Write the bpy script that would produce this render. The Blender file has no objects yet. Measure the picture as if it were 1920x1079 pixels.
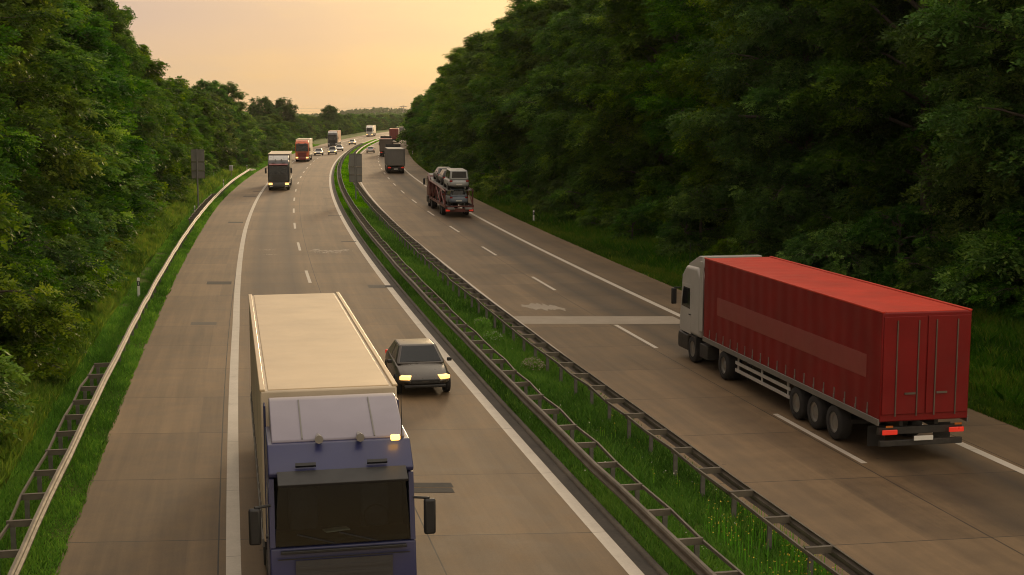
import bpy, bmesh, math, random
import numpy as np
from mathutils import Vector, Matrix, Euler

sc = bpy.context.scene
COL = sc.collection
R = math.radians
rng = np.random.default_rng(7)
random.seed(7)

# ------------------------------------------------------------------ helpers
def link(o):
    COL.objects.link(o)
    return o

def tag(o, label=None, cat=None, group=None, kind=None):
    if label: o['label'] = label
    if cat: o['category'] = cat
    if group: o['group'] = group
    if kind: o['kind'] = kind
    return o

def thing(name, label, cat, loc=(0, 0, 0), rz=0.0, group=None):
    o = link(bpy.data.objects.new(name, None))
    o.empty_display_size = 0.3
    o.location = loc
    o.rotation_euler = (0, 0, rz)
    return tag(o, label, cat, group)

def kids(o):
    return list(o.children)

def copy_tree(o, parent=None):
    c = link(o.copy())
    c.parent = parent
    for ch in kids(o):
        copy_tree(ch, c)
    return c

class MB:
    """collects primitives of one mesh"""
    def __init__(self):
        self.v = []; self.f = []
    def add(self, vs, fs):
        n = len(self.v)
        self.v += [tuple(p) for p in vs]
        self.f += [tuple(i + n for i in f) for f in fs]
        return self
    def box(self, c, s, rot=None):
        x, y, z = (k / 2 for k in s)
        vs = [Vector((a * x, b * y, d * z)) for a in (-1, 1) for b in (-1, 1) for d in (-1, 1)]
        if rot: 
            m = Euler(rot).to_matrix()
            vs = [m @ p for p in vs]
        c = Vector(c)
        return self.add([p + c for p in vs], [(0, 1, 3, 2), (4, 6, 7, 5), (0, 4, 5, 1), (2, 3, 7, 6), (0, 2, 6, 4), (1, 5, 7, 3)])
    def prism(self, prof, x0, x1):
        """profile of (y,z) points swept along x"""
        n = len(prof)
        vs = [(x0, y, z) for y, z in prof] + [(x1, y, z) for y, z in prof]
        fs = [tuple(range(n - 1, -1, -1)), tuple(range(n, 2 * n))]
        fs += [(i, (i + 1) % n, n + (i + 1) % n, n + i) for i in range(n)]
        return self.add(vs, fs)
    def tube(self, path, rad, sides=8, cap=True):
        path = [Vector(p) for p in path]
        rad = rad if hasattr(rad, '__len__') else [rad] * len(path)
        vs = []; fs = []
        for i, p in enumerate(path):
            d = (path[min(i + 1, len(path) - 1)] - path[max(i - 1, 0)])
            d = d.normalized() if d.length > 1e-9 else Vector((0, 0, 1))
            a = d.cross(Vector((0, 0, 1)) if abs(d.z) < .9 else Vector((1, 0, 0))).normalized()
            b = d.cross(a)
            for k in range(sides):
                t = 2 * math.pi * k / sides
                vs.append(p + (a * math.cos(t) + b * math.sin(t)) * rad[i])
        for i in range(len(path) - 1):
            for k in range(sides):
                k2 = (k + 1) % sides
                fs.append((i * sides + k, i * sides + k2, (i + 1) * sides + k2, (i + 1) * sides + k))
        if cap:
            fs.append(tuple(range(sides - 1, -1, -1)))
            n = (len(path) - 1) * sides
            fs.append(tuple(range(n, n + sides)))
        return self.add(vs, fs)
    def lathe_x(self, prof, cx, cy, cz, n=20):
        """profile of (x, r) revolved about the x axis"""
        vs = []; fs = []; m = len(prof)
        for k in range(n):
            t = 2 * math.pi * k / n
            for x, r in prof:
                vs.append((cx + x, cy + r * math.cos(t), cz + r * math.sin(t)))
        for k in range(n):
            k2 = (k + 1) % n
            for i in range(m - 1):
                fs.append((k * m + i, k * m + i + 1, k2 * m + i + 1, k2 * m + i))
        return self.add(vs, fs)
    def mesh(self, name, mats):
        me = bpy.data.meshes.new(name)
        me.from_pydata(self.v, [], self.f)
        bm = bmesh.new(); bm.from_mesh(me)
        bmesh.ops.recalc_face_normals(bm, faces=bm.faces)
        bm.to_mesh(me); bm.free()
        for m in (mats if isinstance(mats, (list, tuple)) else [mats]):
            me.materials.append(m)
        return me
    def build(self, name, mat, parent=None, bevel=0, smooth=False, seg=2, subsurf=0):
        me = self.mesh(name, mat)
        o = link(bpy.data.objects.new(name, me))
        o.parent = parent
        if bevel:
            md = o.modifiers.new('Bevel', 'BEVEL')
            md.width = bevel; md.segments = seg; md.limit_method = 'ANGLE'; md.angle_limit = R(30)
        if subsurf:
            md = o.modifiers.new('Subdivision', 'SUBSURF')
            md.levels = md.render_levels = subsurf
        if smooth or bevel or subsurf:
            me.polygons.foreach_set('use_smooth', [True] * len(me.polygons))
            if not subsurf:
                try: me.set_sharp_from_angle(angle=R(40))
                except Exception: pass
        return o

def np_mesh(name, verts, faces, mat, tint=None, uv=None):
    """mesh from arrays, faces all of one size; tint = one value per face"""
    nf, k = faces.shape
    me = bpy.data.meshes.new(name)
    me.vertices.add(len(verts)); me.vertices.foreach_set('co', np.ascontiguousarray(verts, dtype=np.float32).ravel())
    me.loops.add(nf * k); me.loops.foreach_set('vertex_index', np.ascontiguousarray(faces, dtype=np.int32).ravel())
    me.polygons.add(nf)
    me.polygons.foreach_set('loop_start', np.arange(0, nf * k, k, dtype=np.int32))
    me.update(calc_edges=True)
    if tint is not None:
        a = me.attributes.new('tint', 'FLOAT', 'FACE')
        a.data.foreach_set('value', np.ascontiguousarray(tint, dtype=np.float32))
    if uv is not None:
        u = me.uv_layers.new(name='UVMap')
        u.data.foreach_set('uv', np.ascontiguousarray(uv[faces.ravel()], dtype=np.float32).ravel())
    me.materials.append(mat)
    return me

# ------------------------------------------------------------------ materials
def srgb(r, g, b):
    f = lambda c: (c / 255 / 12.92) if c / 255 <= .04045 else ((c / 255 + .055) / 1.055) ** 2.4
    return (f(r), f(g), f(b))

class NT:
    def __init__(self, mat):
        mat.use_nodes = True
        self.t = mat.node_tree; self.t.nodes.clear()
    def n(self, kind, **kw):
        o = self.t.nodes.new(kind)
        for k, v in kw.items():
            if k in o.inputs.keys(): self.set(o.inputs[k], v)
            else: setattr(o, k, v)
        return o
    def set(self, sock, v):
        if isinstance(v, bpy.types.NodeSocket): self.t.links.new(v, sock)
        elif isinstance(v, bpy.types.Node): self.t.links.new(v.outputs[0], sock)
        else:
            if hasattr(sock.default_value, '__len__') and hasattr(v, '__len__') and len(sock.default_value) == 4 and len(v) == 3: v = (*v, 1)
            sock.default_value = v
    def math(self, op, a, b=0.0, c=0.0, clamp=False):
        o = self.t.nodes.new('ShaderNodeMath'); o.operation = op; o.use_clamp = clamp
        for i, v in enumerate((a, b, c)): self.set(o.inputs[i], v)
        return o.outputs[0]
    def mix(self, fac, a, b, blend='MIX'):
        o = self.t.nodes.new('ShaderNodeMix'); o.data_type = 'RGBA'; o.blend_type = blend
        self.set(o.inputs[0], fac); self.set(o.inputs[6], a); self.set(o.inputs[7], b)
        return o.outputs[2]
    def ramp(self, fac, stops, interp='LINEAR'):
        o = self.t.nodes.new('ShaderNodeValToRGB'); o.color_ramp.interpolation = interp
        e = o.color_ramp.elements
        while len(e) < len(stops): e.new(.5)
        for k, (p, c) in zip(e, stops):
            k.position = p; k.color = (c, c, c, 1) if not hasattr(c, '__len__') else (*c[:3], 1)
        self.set(o.inputs[0], fac)
        return o.outputs[0]
    def noise(self, vec, scale, detail=4, rough=.55, out=0):
        o = self.t.nodes.new('ShaderNodeTexNoise')
        if vec is not None: self.set(o.inputs['Vector'], vec)
        o.inputs['Scale'].default_value = scale; o.inputs['Detail'].default_value = detail; o.inputs['Roughness'].default_value = rough
        return o.outputs[out]
    def out(self, sh, vol=None):
        o = self.t.nodes.new('ShaderNodeOutputMaterial')
        if sh is not None: self.set(o.inputs[0], sh)
        if vol is not None: self.set(o.inputs[1], vol)

def mat(name, col, rough=.5, metal=0.0, var=.15, scale=3.0, bump=0.0, spec=.5, coat=0.0, emit=None, estr=0.0, dirt=0.0, wave=0.0):
    m = bpy.data.materials.new(name); k = NT(m)
    tc = k.n('ShaderNodeTexCoord').outputs['Object']
    nz = k.noise(tc, scale, 5, .6)
    c = tuple(col)
    dark = tuple(x * (1 - var) for x in c); light = tuple(min(1, x * (1 + var)) for x in c)
    colr = k.ramp(nz, [(.3, dark), (.7, light)])
    if dirt:
        nz2 = k.noise(tc, scale * .37, 6, .7)
        colr = k.mix(k.math('MULTIPLY', k.ramp(nz2, [(.45, 0.0), (.75, 1.0)]), dirt), colr, (.09, .075, .06, 1))
    p = k.n('ShaderNodeBsdfPrincipled')
    k.set(p.inputs['Base Color'], colr)
    k.set(p.inputs['Roughness'], k.math('MULTIPLY_ADD', k.noise(tc, scale * 2.1, 3), .2, max(0.02, rough - .1)))
    p.inputs['Metallic'].default_value = metal
    p.inputs['Specular IOR Level'].default_value = spec
    p.inputs['Coat Weight'].default_value = coat
    if bump:
        b = k.n('ShaderNodeBump', Strength=bump, Distance=.01); k.set(b.inputs['Height'], k.noise(tc, scale * 6, 4)); k.set(p.inputs['Normal'], b)
    if wave:
        wv = k.n('ShaderNodeTexWave', bands_direction='Y'); k.set(wv.inputs['Vector'], tc)
        wv.inputs['Scale'].default_value = .42; wv.inputs['Distortion'].default_value = 4.0; wv.inputs['Detail'].default_value = 3; wv.inputs['Detail Scale'].default_value = .7
        b = k.n('ShaderNodeBump', Strength=wave, Distance=.05); k.set(b.inputs['Height'], wv.outputs['Fac']); k.set(p.inputs['Normal'], b)
    if emit:
        k.set(p.inputs['Emission Color'], emit); p.inputs['Emission Strength'].default_value = estr
    k.out(p)
    return m

def leaf_mat(name, dark, mid, light, trans=.35, hue=.0, spec=.06):
    m = bpy.data.materials.new(name); k = NT(m)
    t = k.n('ShaderNodeAttribute', attribute_name='tint').outputs['Fac']
    c = k.ramp(t, [(0.0, dark), (.5, mid), (1.0, light)])
    oi = k.n('ShaderNodeObjectInfo').outputs['Random']
    hs = k.n('ShaderNodeHueSaturation')
    k.set(hs.inputs['Hue'], k.math('MULTIPLY_ADD', oi, .045 + hue, .480))
    k.set(hs.inputs['Value'], k.math('MULTIPLY_ADD', k.math('FRACT', k.math('MULTIPLY', oi, 17.3)), .6, .70))
    k.set(hs.inputs['Saturation'], k.math('MULTIPLY_ADD', k.math('FRACT', k.math('MULTIPLY', oi, 7.7)), .25, .85))
    k.set(hs.inputs['Color'], c)
    p = k.n('ShaderNodeBsdfPrincipled', Roughness=.55)
    p.inputs['Specular IOR Level'].default_value = spec
    k.set(p.inputs['Base Color'], hs.outputs[0])
    tr = k.n('ShaderNodeBsdfTranslucent')
    k.set(tr.inputs['Color'], k.mix(1.0, hs.outputs[0], (1.25, 1.3, .6, 1), 'MULTIPLY'))
    mx = k.n('ShaderNodeMixShader'); mx.inputs[0].default_value = trans
    k.set(mx.inputs[1], p); k.set(mx.inputs[2], tr)
    k.out(mx)
    return m

def grass_mat(name, dark, mid, light):
    return leaf_mat(name, dark, mid, light, trans=.45)

M = {}
M['leaf_dark'] = leaf_mat('leaf_dark', (.018, .052, .007), (.052, .125, .012), (.160, .275, .022))
M['leaf_mid'] = leaf_mat('leaf_mid', (.024, .064, .006), (.074, .165, .012), (.21, .32, .020))
M['leaf_yellow'] = leaf_mat('leaf_yellow', (.028, .070, .007), (.082, .165, .012), (.21, .31, .022))
M['leaf_far'] = leaf_mat('leaf_far', (.026, .058, .008), (.054, .108, .012), (.10, .165, .02))
M['grass'] = grass_mat('grass', (.050, .13, .006), (.115, .27, .010), (.26, .33, .03))
M['grass_median'] = grass_mat('grass_median', (.060, .165, .007), (.125, .310, .012), (.24, .42, .025))
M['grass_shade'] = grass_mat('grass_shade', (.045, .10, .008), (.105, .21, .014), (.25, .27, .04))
M['bark'] = mat('bark', (.085, .070, .054), .9, var=.4, scale=6, bump=.6)
M['steel'] = mat('galvanised_steel', (.145, .125, .10), .64, .35, var=.25, scale=2.0, dirt=.5)
M['steel_dark'] = mat('weathered_steel', (.20, .19, .175), .6, .55, var=.3, scale=3.0, dirt=.6)
M['sign_back'] = mat('sign_aluminium', (.20, .195, .185), .55, .1, var=.12, scale=1.2, dirt=.3)
M['white_plastic'] = mat('white_plastic', (.75, .74, .70), .45, var=.08, scale=4, dirt=.2)
M['black'] = mat('black_plastic', (.015, .015, .016), .5, var=.2)
M['rubber'] = mat('tyre_rubber', (.018, .017, .017), .85, var=.3, scale=5)
M['rim'] = mat('wheel_rim', (.35, .34, .33), .4, .8, var=.15)
M['glass'] = mat('dark_glass', (.008, .010, .012), .08, spec=.35, var=.1, coat=.0)
M['cab_cloth'] = mat('cab_lining_cloth', (.028, .027, .027), .9, var=.2)
M['seat_cloth'] = mat('seat_cloth', (.10, .10, .13), .9, var=.3)
def clear_glass():
    m = bpy.data.materials.new('windscreen_glass'); k = NT(m)
    g = k.n('ShaderNodeBsdfGlossy', Roughness=.03); tr = k.n('ShaderNodeBsdfTransparent'); tr.inputs[0].default_value = (.50, .54, .53, 1)
    fr = k.n('ShaderNodeFresnel', IOR=1.5)
    mx = k.n('ShaderNodeMixShader'); k.set(mx.inputs[0], k.math('MULTIPLY_ADD', fr, .5, .0)); k.set(mx.inputs[1], tr); k.set(mx.inputs[2], g); k.out(mx)
    return m
M['clear_glass'] = clear_glass()
M['chassis'] = mat('chassis_black', (.022, .021, .02), .6, var=.3, dirt=.4)
M['head'] = mat('headlight_lit', (.9, .8, .55), .2, emit=(1.0, .50, .12), estr=1.7)
M['head_soft'] = mat('headlight_glow', (.9, .8, .6), .2, emit=(1.0, .62, .26), estr=1.2)
M['amber'] = mat('amber_lamp', (.9, .5, .1), .3, emit=(1.0, .50, .08), estr=5.0)
M['tail'] = mat('tail_light', (.4, .02, .015), .3, emit=(1.0, .05, .02), estr=.3)
M['tail_off'] = mat('tail_light_unlit', (.28, .015, .012), .25)
M['amber_off'] = mat('amber_reflector', (.5, .14, .02), .3)
M['clear_lamp'] = mat('lamp_glass', (.55, .55, .55), .15, spec=.8)

def paint(name, col, rough=.38, dirt=.12, var=.06):
    return mat(name, col, rough, 0, var=var, scale=1.3, spec=.5, coat=.15, dirt=dirt)
M['cream'] = mat('cream_tarpaulin', (.55, .46, .34), .6, var=.08, scale=.9, wave=.25, dirt=.3)
M['cream_roof'] = mat('cream_roof_sheet', (.54, .41, .25), .36, var=.09, scale=.8, spec=.7, wave=.10, dirt=.22)
M['white'] = paint('white_paint', (.68, .66, .62))
M['beige'] = paint('beige_tarpaulin', (.55, .45, .30), .6)
M['blue'] = paint('violet_blue_paint', (.022, .026, .095))
M['lilac'] = paint('pale_lilac_paint', (.215, .195, .25))
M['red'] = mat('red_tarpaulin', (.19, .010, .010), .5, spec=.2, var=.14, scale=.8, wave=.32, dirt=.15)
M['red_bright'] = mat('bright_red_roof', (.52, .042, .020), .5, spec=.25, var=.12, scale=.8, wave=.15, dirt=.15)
M['pink'] = paint('faded_red_print', (.24, .042, .038), .5)
M['dark_red'] = paint('dark_red_paint', (.19, .022, .022))
M['orange'] = paint('orange_red_paint', (.62, .115, .030))
M['orange_box'] = paint('orange_brown_tarpaulin', (.47, .17, .065), .6)
M['frame_red'] = paint('weathered_dark_red', (.105, .018, .016), .5, dirt=.4)
M['van_grey'] = paint('pale_grey_blue_paint', (.36, .38, .39), .3)
M['dark_grey'] = paint('dark_grey_paint', (.045, .045, .048))
M['mid_grey'] = paint('mid_grey_paint', (.15, .145, .135), .5, dirt=.3)
M['grey_brown'] = paint('grey_brown_box', (.105, .085, .07), .5, dirt=.35)
M['car_brown'] = paint('brownish_grey_paint', (.065, .056, .048), .3)
M['silver'] = paint('silver_paint', (.42, .41, .40), .3)
M['blue_grey'] = paint('blue_grey_paint', (.16, .20, .26))
M['light_grey'] = paint('light_grey_paint', (.40, .39, .37))

# ------------------------------------------------------------------ the road's line on the ground
CO = [0.001262, -0.017043, -0.051769, 2.599852, -22.500771, 8.073451]
def _x(y): return np.polyval(CO, y / 100.0)
_px = []; 
_h0 = (_x(2.0) - _x(0.0)) / 2.0
for y in range(-60, 0): _px.append((_x(0.0) + _h0 * y, y))
for y in range(0, 931): _px.append((_x(float(y)), y))
_a = math.atan2(_px[-1][0] - _px[-2][0], 1.0)
x, y = _px[-1]
_k = 1 / 2600.0
for i in range(700):
    _a += _k
    x += math.sin(_a); y += math.cos(_a)
    _px.append((x, y))
CP = np.array(_px, dtype=float)
CS = np.concatenate([[0], np.cumsum(np.hypot(*np.diff(CP, axis=0).T))]); CS -= np.interp(0.0, CP[:, 1], CS)
_t = np.gradient(CP, axis=0); _t /= np.hypot(_t[:, 0], _t[:, 1])[:, None]
S0, S1 = float(CS[0]), float(CS[-1])

def road(s, off):
    """points at distance s along the road, off metres to the right of the inner line of the left carriageway"""
    s = np.asarray(s, float); off = np.asarray(off, float)
    px = np.interp(s, CS, CP[:, 0]); py = np.interp(s, CS, CP[:, 1])
    tx = np.interp(s, CS, _t[:, 0]); ty = np.interp(s, CS, _t[:, 1])
    return np.stack([px + off * ty, py - off * tx], -1)

def heading(s):
    tx = np.interp(s, CS, _t[:, 0]); ty = np.interp(s, CS, _t[:, 1])
    return math.atan2(-tx, ty)          # rotation about z that turns +Y to the road's direction

def O(pts):
    xs = [p[0] for p in pts]; ys = [p[1] for p in pts]
    return lambda s: np.interp(s, xs, ys)
oLedge = O([(0, -11.25), (60, -11.4), (108, -11.65), (145, -12.0), (400, -12.3)])
oLsh = O([(0, -7.83), (60, -7.86), (110, -8.2), (160, -8.35), (400, -8.5)])
oLdash = O([(0, -3.94), (75, -4.08), (110, -4.25), (200, -4.35), (320, -4.5)])
oLin = O([(0, 0), (1, 0)])
oRin = O([(0, 4.42), (80, 4.4), (110, 4.2), (1000, 4.25)])
oRdash = O([(0, 8.4), (150, 8.43), (220, 8.55), (1000, 8.55)])
oRsh = O([(0, 11.97), (90, 12.05), (120, 12.15), (180, 12.35), (1000, 12.4)])
oRedge = O([(0, 14.6), (42, 14.67), (90, 15.1), (150, 15.55), (300, 15.9)])
oLrail = O([(0, -11.82), (60, -11.98), (100, -12.2), (150, -12.55), (180, -12.8), (240, -12.85)])
oMLrail = O([(0, .76), (50, .82), (150, 1.0), (230, 1.12), (600, 1.15)])
oMRrail = O([(0, 3.68), (60, 3.42), (150, 3.45), (600, 3.4)])

def tz(off, s=0):
    """height of the verge"""
    off = np.asarray(off, float)
    return np.interp(off, [-400, -60, -26, -19, -15.5, -13.3, -11.0, .5, 2.2, 3.9, 15, 16.4, 18.5, 23, 30, 60, 400],
                     [2.5, 2.2, 1.5, .75, .2, .0, -.03, -.03, .06, -.03, -.03, .0, .22, .9, 1.7, 2.4, 2.6])

def ground_at(s, off):
    p = road(s, off)
    return (float(p[0]), float(p[1]), float(tz(off)))

def strip(name, offs, mat_, s0, s1, step, z=0.0, kind='structure', zs=None):
    """a sheet along the road; offs = functions or numbers; UV = (offset, s)"""
    ss = np.arange(s0, s1 + step * .5, step)
    n = len(offs)
    V = []; UV = []
    for j, o in enumerate(offs):
        ov = o(ss) if callable(o) else np.full(len(ss), float(o))
        p = road(ss, ov)
        zz = (zs[j] if zs else z)
        V.append(np.column_stack([p, np.full(len(ss), zz)]))
        UV.append(np.column_stack([ov, ss]))
    V = np.stack(V, 1).reshape(-1, 3); UV = np.stack(UV, 1).reshape(-1, 2)
    F = []
    m = len(ss)
    i, j = np.meshgrid(np.arange(m - 1), np.arange(n - 1), indexing='ij')
    a = (i * n + j).ravel()
    F = np.column_stack([a, a + 1, a + n + 1, a + n])
    o = link(bpy.data.objects.new(name, np_mesh(name, V, F, mat_, uv=UV)))
    if kind: tag(o, kind=kind)
    return o

# ------------------------------------------------------------------ concrete
def concrete(name, dark_bands, joints, base, skew=.145, phase=1.0, edge=()):
    m = bpy.data.materials.new(name); k = NT(m)
    uv = k.n('ShaderNodeUVMap').outputs[0]
    sp = k.n('ShaderNodeSeparateXYZ'); k.set(sp.inputs[0], uv)
    u, v = sp.outputs[0], sp.outputs[1]
    vv = k.math('ADD', k.math('MULTIPLY_ADD', u, skew, v), phase)
    q = k.math('DIVIDE', vv, 5.0)
    cell = k.math('FLOOR', q)
    fr = k.math('ABSOLUTE', k.math('SUBTRACT', k.math('FRACT', q), .5))       # .5 at a joint
    wob = k.math('MULTIPLY', k.math('SUBTRACT', k.noise(uv, 1.3, 4), .5), .004)
    jt = k.math('GREATER_THAN', k.math('ADD', fr, wob), .4966)
    # every slab a slightly different cast
    lane = k.math('ADD', k.math('FLOOR', k.math('DIVIDE', k.math('ADD', u, 40.0), 3.9)), 0.0)
    cv = k.n('ShaderNodeCombineXYZ'); k.set(cv.inputs[0], cell); k.set(cv.inputs[1], lane)
    wn = k.n('ShaderNodeTexWhiteNoise'); k.set(wn.inputs['Vector'], cv)
    sv = k.n('ShaderNodeCombineXYZ'); k.set(sv.inputs[0], u); k.set(sv.inputs[1], k.math('MULTIPLY', v, .035))
    streak = k.noise(sv, 2.6, 7, .65)
    big = k.noise(uv, .16, 5, .6)
    mid = k.noise(uv, 1.1, 6, .68)
    fine = k.noise(uv, 26, 5, .75)
    f = k.math('ADD', k.math('MULTIPLY', streak, .36), k.math('MULTIPLY', mid, .34))
    f = k.math('ADD', f, k.math('MULTIPLY', big, .28))
    f = k.math('ADD', f, k.math('MULTIPLY', k.math('SUBTRACT', wn.outputs[0], .5), .10))
    f = k.math('ADD', f, k.math('MULTIPLY', k.math('SUBTRACT', fine, .5), .22))
    col = k.ramp(f, [(.34, tuple(x * .55 for x in base)), (.5, base), (.66, tuple(min(1, x * 1.5) for x in base))])
    # darker bands along the road: tyre and oil wear within the lanes
    for c, w, a in dark_bands:
        d = k.math('DIVIDE', k.math('ABSOLUTE', k.math('SUBTRACT', u, c)), w)
        g = k.math('MULTIPLY', k.math('SUBTRACT', 1.0, k.math('SMOOTH_MIN', d, 1.0, .4), clamp=True), a)
        g = k.math('MULTIPLY', g, k.math('MULTIPLY_ADD', streak, 1.1, .35))
        col = k.mix(g, col, (.028, .023, .019, 1))
    # longitudinal joints
    lj = None
    for c in joints:
        t = k.math('LESS_THAN', k.math('ABSOLUTE', k.math('SUBTRACT', k.math('ADD', u, k.math('MULTIPLY', wob, 3.0)), c)), .016)
        lj = t if lj is None else k.math('MAXIMUM', lj, t)
    jall = jt if lj is None else k.math('MAXIMUM', jt, lj)
    col = k.mix(k.math('MULTIPLY', jall, k.math('MULTIPLY_ADD', k.noise(uv, .9, 4), 1.1, .42)), col, (.022, .018, .015, 1))
    # small oil spots and chips
    vo = k.n('ShaderNodeTexVoronoi'); k.set(vo.inputs['Vector'], uv); vo.inputs['Scale'].default_value = .7
    sp2 = k.math('LESS_THAN', k.math('ADD', vo.outputs['Distance'], k.math('MULTIPLY', fine, .08)), .075)
    col = k.mix(k.math('MULTIPLY', sp2, .45), col, (.03, .026, .022, 1))
    p = k.n('ShaderNodeBsdfPrincipled')
    k.set(p.inputs['Base Color'], col)
    k.set(p.inputs['Roughness'], k.math('MULTIPLY_ADD', mid, .25, .50))
    p.inputs['Specular IOR Level'].default_value = .4
    b = k.n('ShaderNodeBump', Strength=.25, Distance=.01); k.set(b.inputs['Height'], fine); k.set(p.inputs['Normal'], b)
    k.out(p)
    return m

CB = (.165, .109, .057)
mL = concrete('concrete_left', [(-6.8, .8, .55), (-4.95, .8, .55), (-5.9, 1.7, .28), (-2.9, .8, .24), (-1.1, .8, .24)], [-8.15, -3.7], CB)
mR = concrete('concrete_right', [(9.3, .8, .62), (11.15, .85, .72), (10.2, 1.8, .34), (5.4, .8, .20), (7.2, .8, .24), (13.6, 1.6, .35)], [8.22, 12.3], CB, skew=.06, phase=2.6)  # last band just darkens the right hard shoulder

def line_mat(name='road_paint'):
    m = bpy.data.materials.new(name); k = NT(m)
    uv = k.n('ShaderNodeUVMap').outputs[0]
    a = k.noise(uv, 1.2, 6, .7); b = k.noise(uv, 14, 5, .7)
    f = k.math('ADD', k.math('MULTIPLY', a, .6), k.math('MULTIPLY', b, .4))
    col = k.ramp(f, [(.30, (.30, .25, .20)), (.42, (.50, .45, .38)), (.7, (.62, .56, .48))])
    sp = k.n('ShaderNodeSeparateXYZ'); k.set(sp.inputs[0], uv)
    q = k.math('ABSOLUTE', k.math('SUBTRACT', k.math('FRACT', k.math('DIVIDE', k.math('ADD', sp.outputs[1], 1.0), 5.0)), .5))
    col = k.mix(k.math('MULTIPLY', k.math('GREATER_THAN', q, .4972), .6), col, (.12, .10, .08, 1))
    p = k.n('ShaderNodeBsdfPrincipled', Roughness=.6); k.set(p.inputs['Base Color'], col)
    k.out(p); return m
mLine = line_mat()

def uvmat(name, lo, hi, s1=1.0, s2=12.0, rough=.8):
    m = bpy.data.materials.new(name); k = NT(m)
    uv = k.n('ShaderNodeUVMap').outputs[0]
    f = k.math('ADD', k.math('MULTIPLY', k.noise(uv, s1, 6, .65), .6), k.math('MULTIPLY', k.noise(uv, s2, 5, .7), .4))
    p = k.n('ShaderNodeBsdfPrincipled', Roughness=rough); k.set(p.inputs['Base Color'], k.ramp(f, [(.35, lo), (.65, hi)]))
    k.out(p); return m
mGut = uvmat('gutter_dirt', (.030, .026, .022), (.075, .062, .05))
mKerb = uvmat('kerb_concrete', (.055, .047, .038), (.13, .105, .08))
mPatchD = uvmat('tar_patch', (.022, .021, .02), (.045, .041, .037), 1.5, 20)
mPatchL = uvmat('pale_concrete_patch', (.28, .235, .18), (.36, .305, .24), 1.2, 16)
mChalk = uvmat('chalky_scrape', (.30, .255, .20), (.50, .43, .35), 2.0, 18)
mPatchG = uvmat('grey_mortar_patch', (.085, .075, .062), (.125, .108, .088), 1.2, 16)

def soil_mat():
    m = bpy.data.materials.new('verge_soil'); k = NT(m)
    tc = k.n('ShaderNodeTexCoord').outputs['Object']
    f = k.math('ADD', k.math('MULTIPLY', k.noise(tc, .12, 6, .65), .6), k.math('MULTIPLY', k.noise(tc, 4.0, 5, .7), .4))
    col = k.ramp(f, [(.32, (.030, .060, .008)), (.5, (.060, .105, .010)), (.66, (.10, .105, .02))])
    p = k.n('ShaderNodeBsdfPrincipled', Roughness=.95); k.set(p.inputs['Base Color'], col); p.inputs['Specular IOR Level'].default_value = .15
    b = k.n('ShaderNodeBump', Strength=.8, Distance=.06); k.set(b.inputs['Height'], k.noise(tc, 7, 5, .7)); k.set(p.inputs['Normal'], b)
    k.out(p); return m
mSoil = soil_mat()

# the ground: one wide sheet along the road and a plain that reaches the horizon
offs = [-420, -160, -80, -45, -32, -26, -22, -19, -17, -15.5, -14.2, -13.3, -12.4, -11.0, -8, .5, 1.2, 2.2, 3.2, 3.9, 8, 15, 16.4, 17.4, 18.5, 20.5, 23, 26, 30, 45, 80, 160, 420]
ss = np.arange(S0 + 1, S1 - 1, 4.0)
V = []
for o in offs:
    p = road(ss, np.full(len(ss), o))
    zz = tz(np.full(len(ss), o))
    if o < -13 or o > 17: zz = zz + (np.sin(ss * .11 + o) + np.sin(ss * .043 + o * 2.1)) * .06
    V.append(np.column_stack([p, zz]))
n = len(offs); V = np.stack(V, 1).reshape(-1, 3)
i, j = np.meshgrid(np.arange(len(ss) - 1), np.arange(n - 1), indexing='ij'); a = (i * n + j).ravel()
terr = link(bpy.data.objects.new('verge_terrain', np_mesh('verge_terrain', V, np.column_stack([a, a + 1, a + n + 1, a + n]), mSoil)))
tag(terr, kind='structure')
MB().add([(-6000, -6000, -.8), (6000, -6000, -.8), (6000, 9000, -.8), (-6000, 9000, -.8)], [(0, 1, 2, 3)]).build('ground', mSoil)['kind'] = 'structure'

strip('carriageway_oncoming', [oLedge, oLsh, oLdash, lambda s: s * 0 + .16], mL, S0 + 2, S1 - 2, 2.0, 0.0)
strip('carriageway_departing', [lambda s: s * 0 + 3.85, oRdash, oRsh, oRedge], mR, S0 + 2, S1 - 2, 2.0, 0.0)
strip('gutter', [.15, .46], mGut, S0 + 2, S1 - 2, 2.0, -.012)
strip('kerb', [.45, .46, .58, .60], mKerb, S0 + 2, S1 - 2, 2.0, zs=[-.02, .045, .05, -.03])

def line(name, off, w, s0, s1, step=2.0):
    return strip(name, [lambda s: off(s) - w / 2, lambda s: off(s) + w / 2], mLine, s0, s1, step, .004)
line('edge_marking', oLsh, .30, S0 + 2, S1 - 2)
line('edge_marking', oLin, .30, S0 + 2, S1 - 2)
line('edge_marking', oRin, .20, S0 + 2, S1 - 2)
line('edge_marking', oRsh, .28, S0 + 2, S1 - 2)

def s_of(Y, off): 
    """distance along the road of the point with that Y at that offset"""
    s = np.linspace(S0, S1, 6000); p = road(s, np.full(6000, float(off)))
    return float(np.interp(Y, p[:, 1], s))
def from_px(x, y, z=0.0):
    f, h, y0, cx = 2503.0, 9.05, 218.0, 960.0
    tp = (539.5 - y0) / f; p = math.atan(tp); cp = math.cos(p)
    D = f * (h - z) / (cp * (y - y0)); X = (x - cx) * D / f
    return X, (D - (h - z) * math.sin(p)) / cp
def so_px(x, y, z=0.0):
    X, Y = from_px(x, y, z)
    d = np.hypot(CP[:, 0] - X, CP[:, 1] - Y); i = int(d.argmin())
    q = np.array([X, Y]) - CP[i]
    return float(CS[i] + q @ _t[i]), float(q[0] * _t[i][1] - q[1] * _t[i][0])

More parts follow.
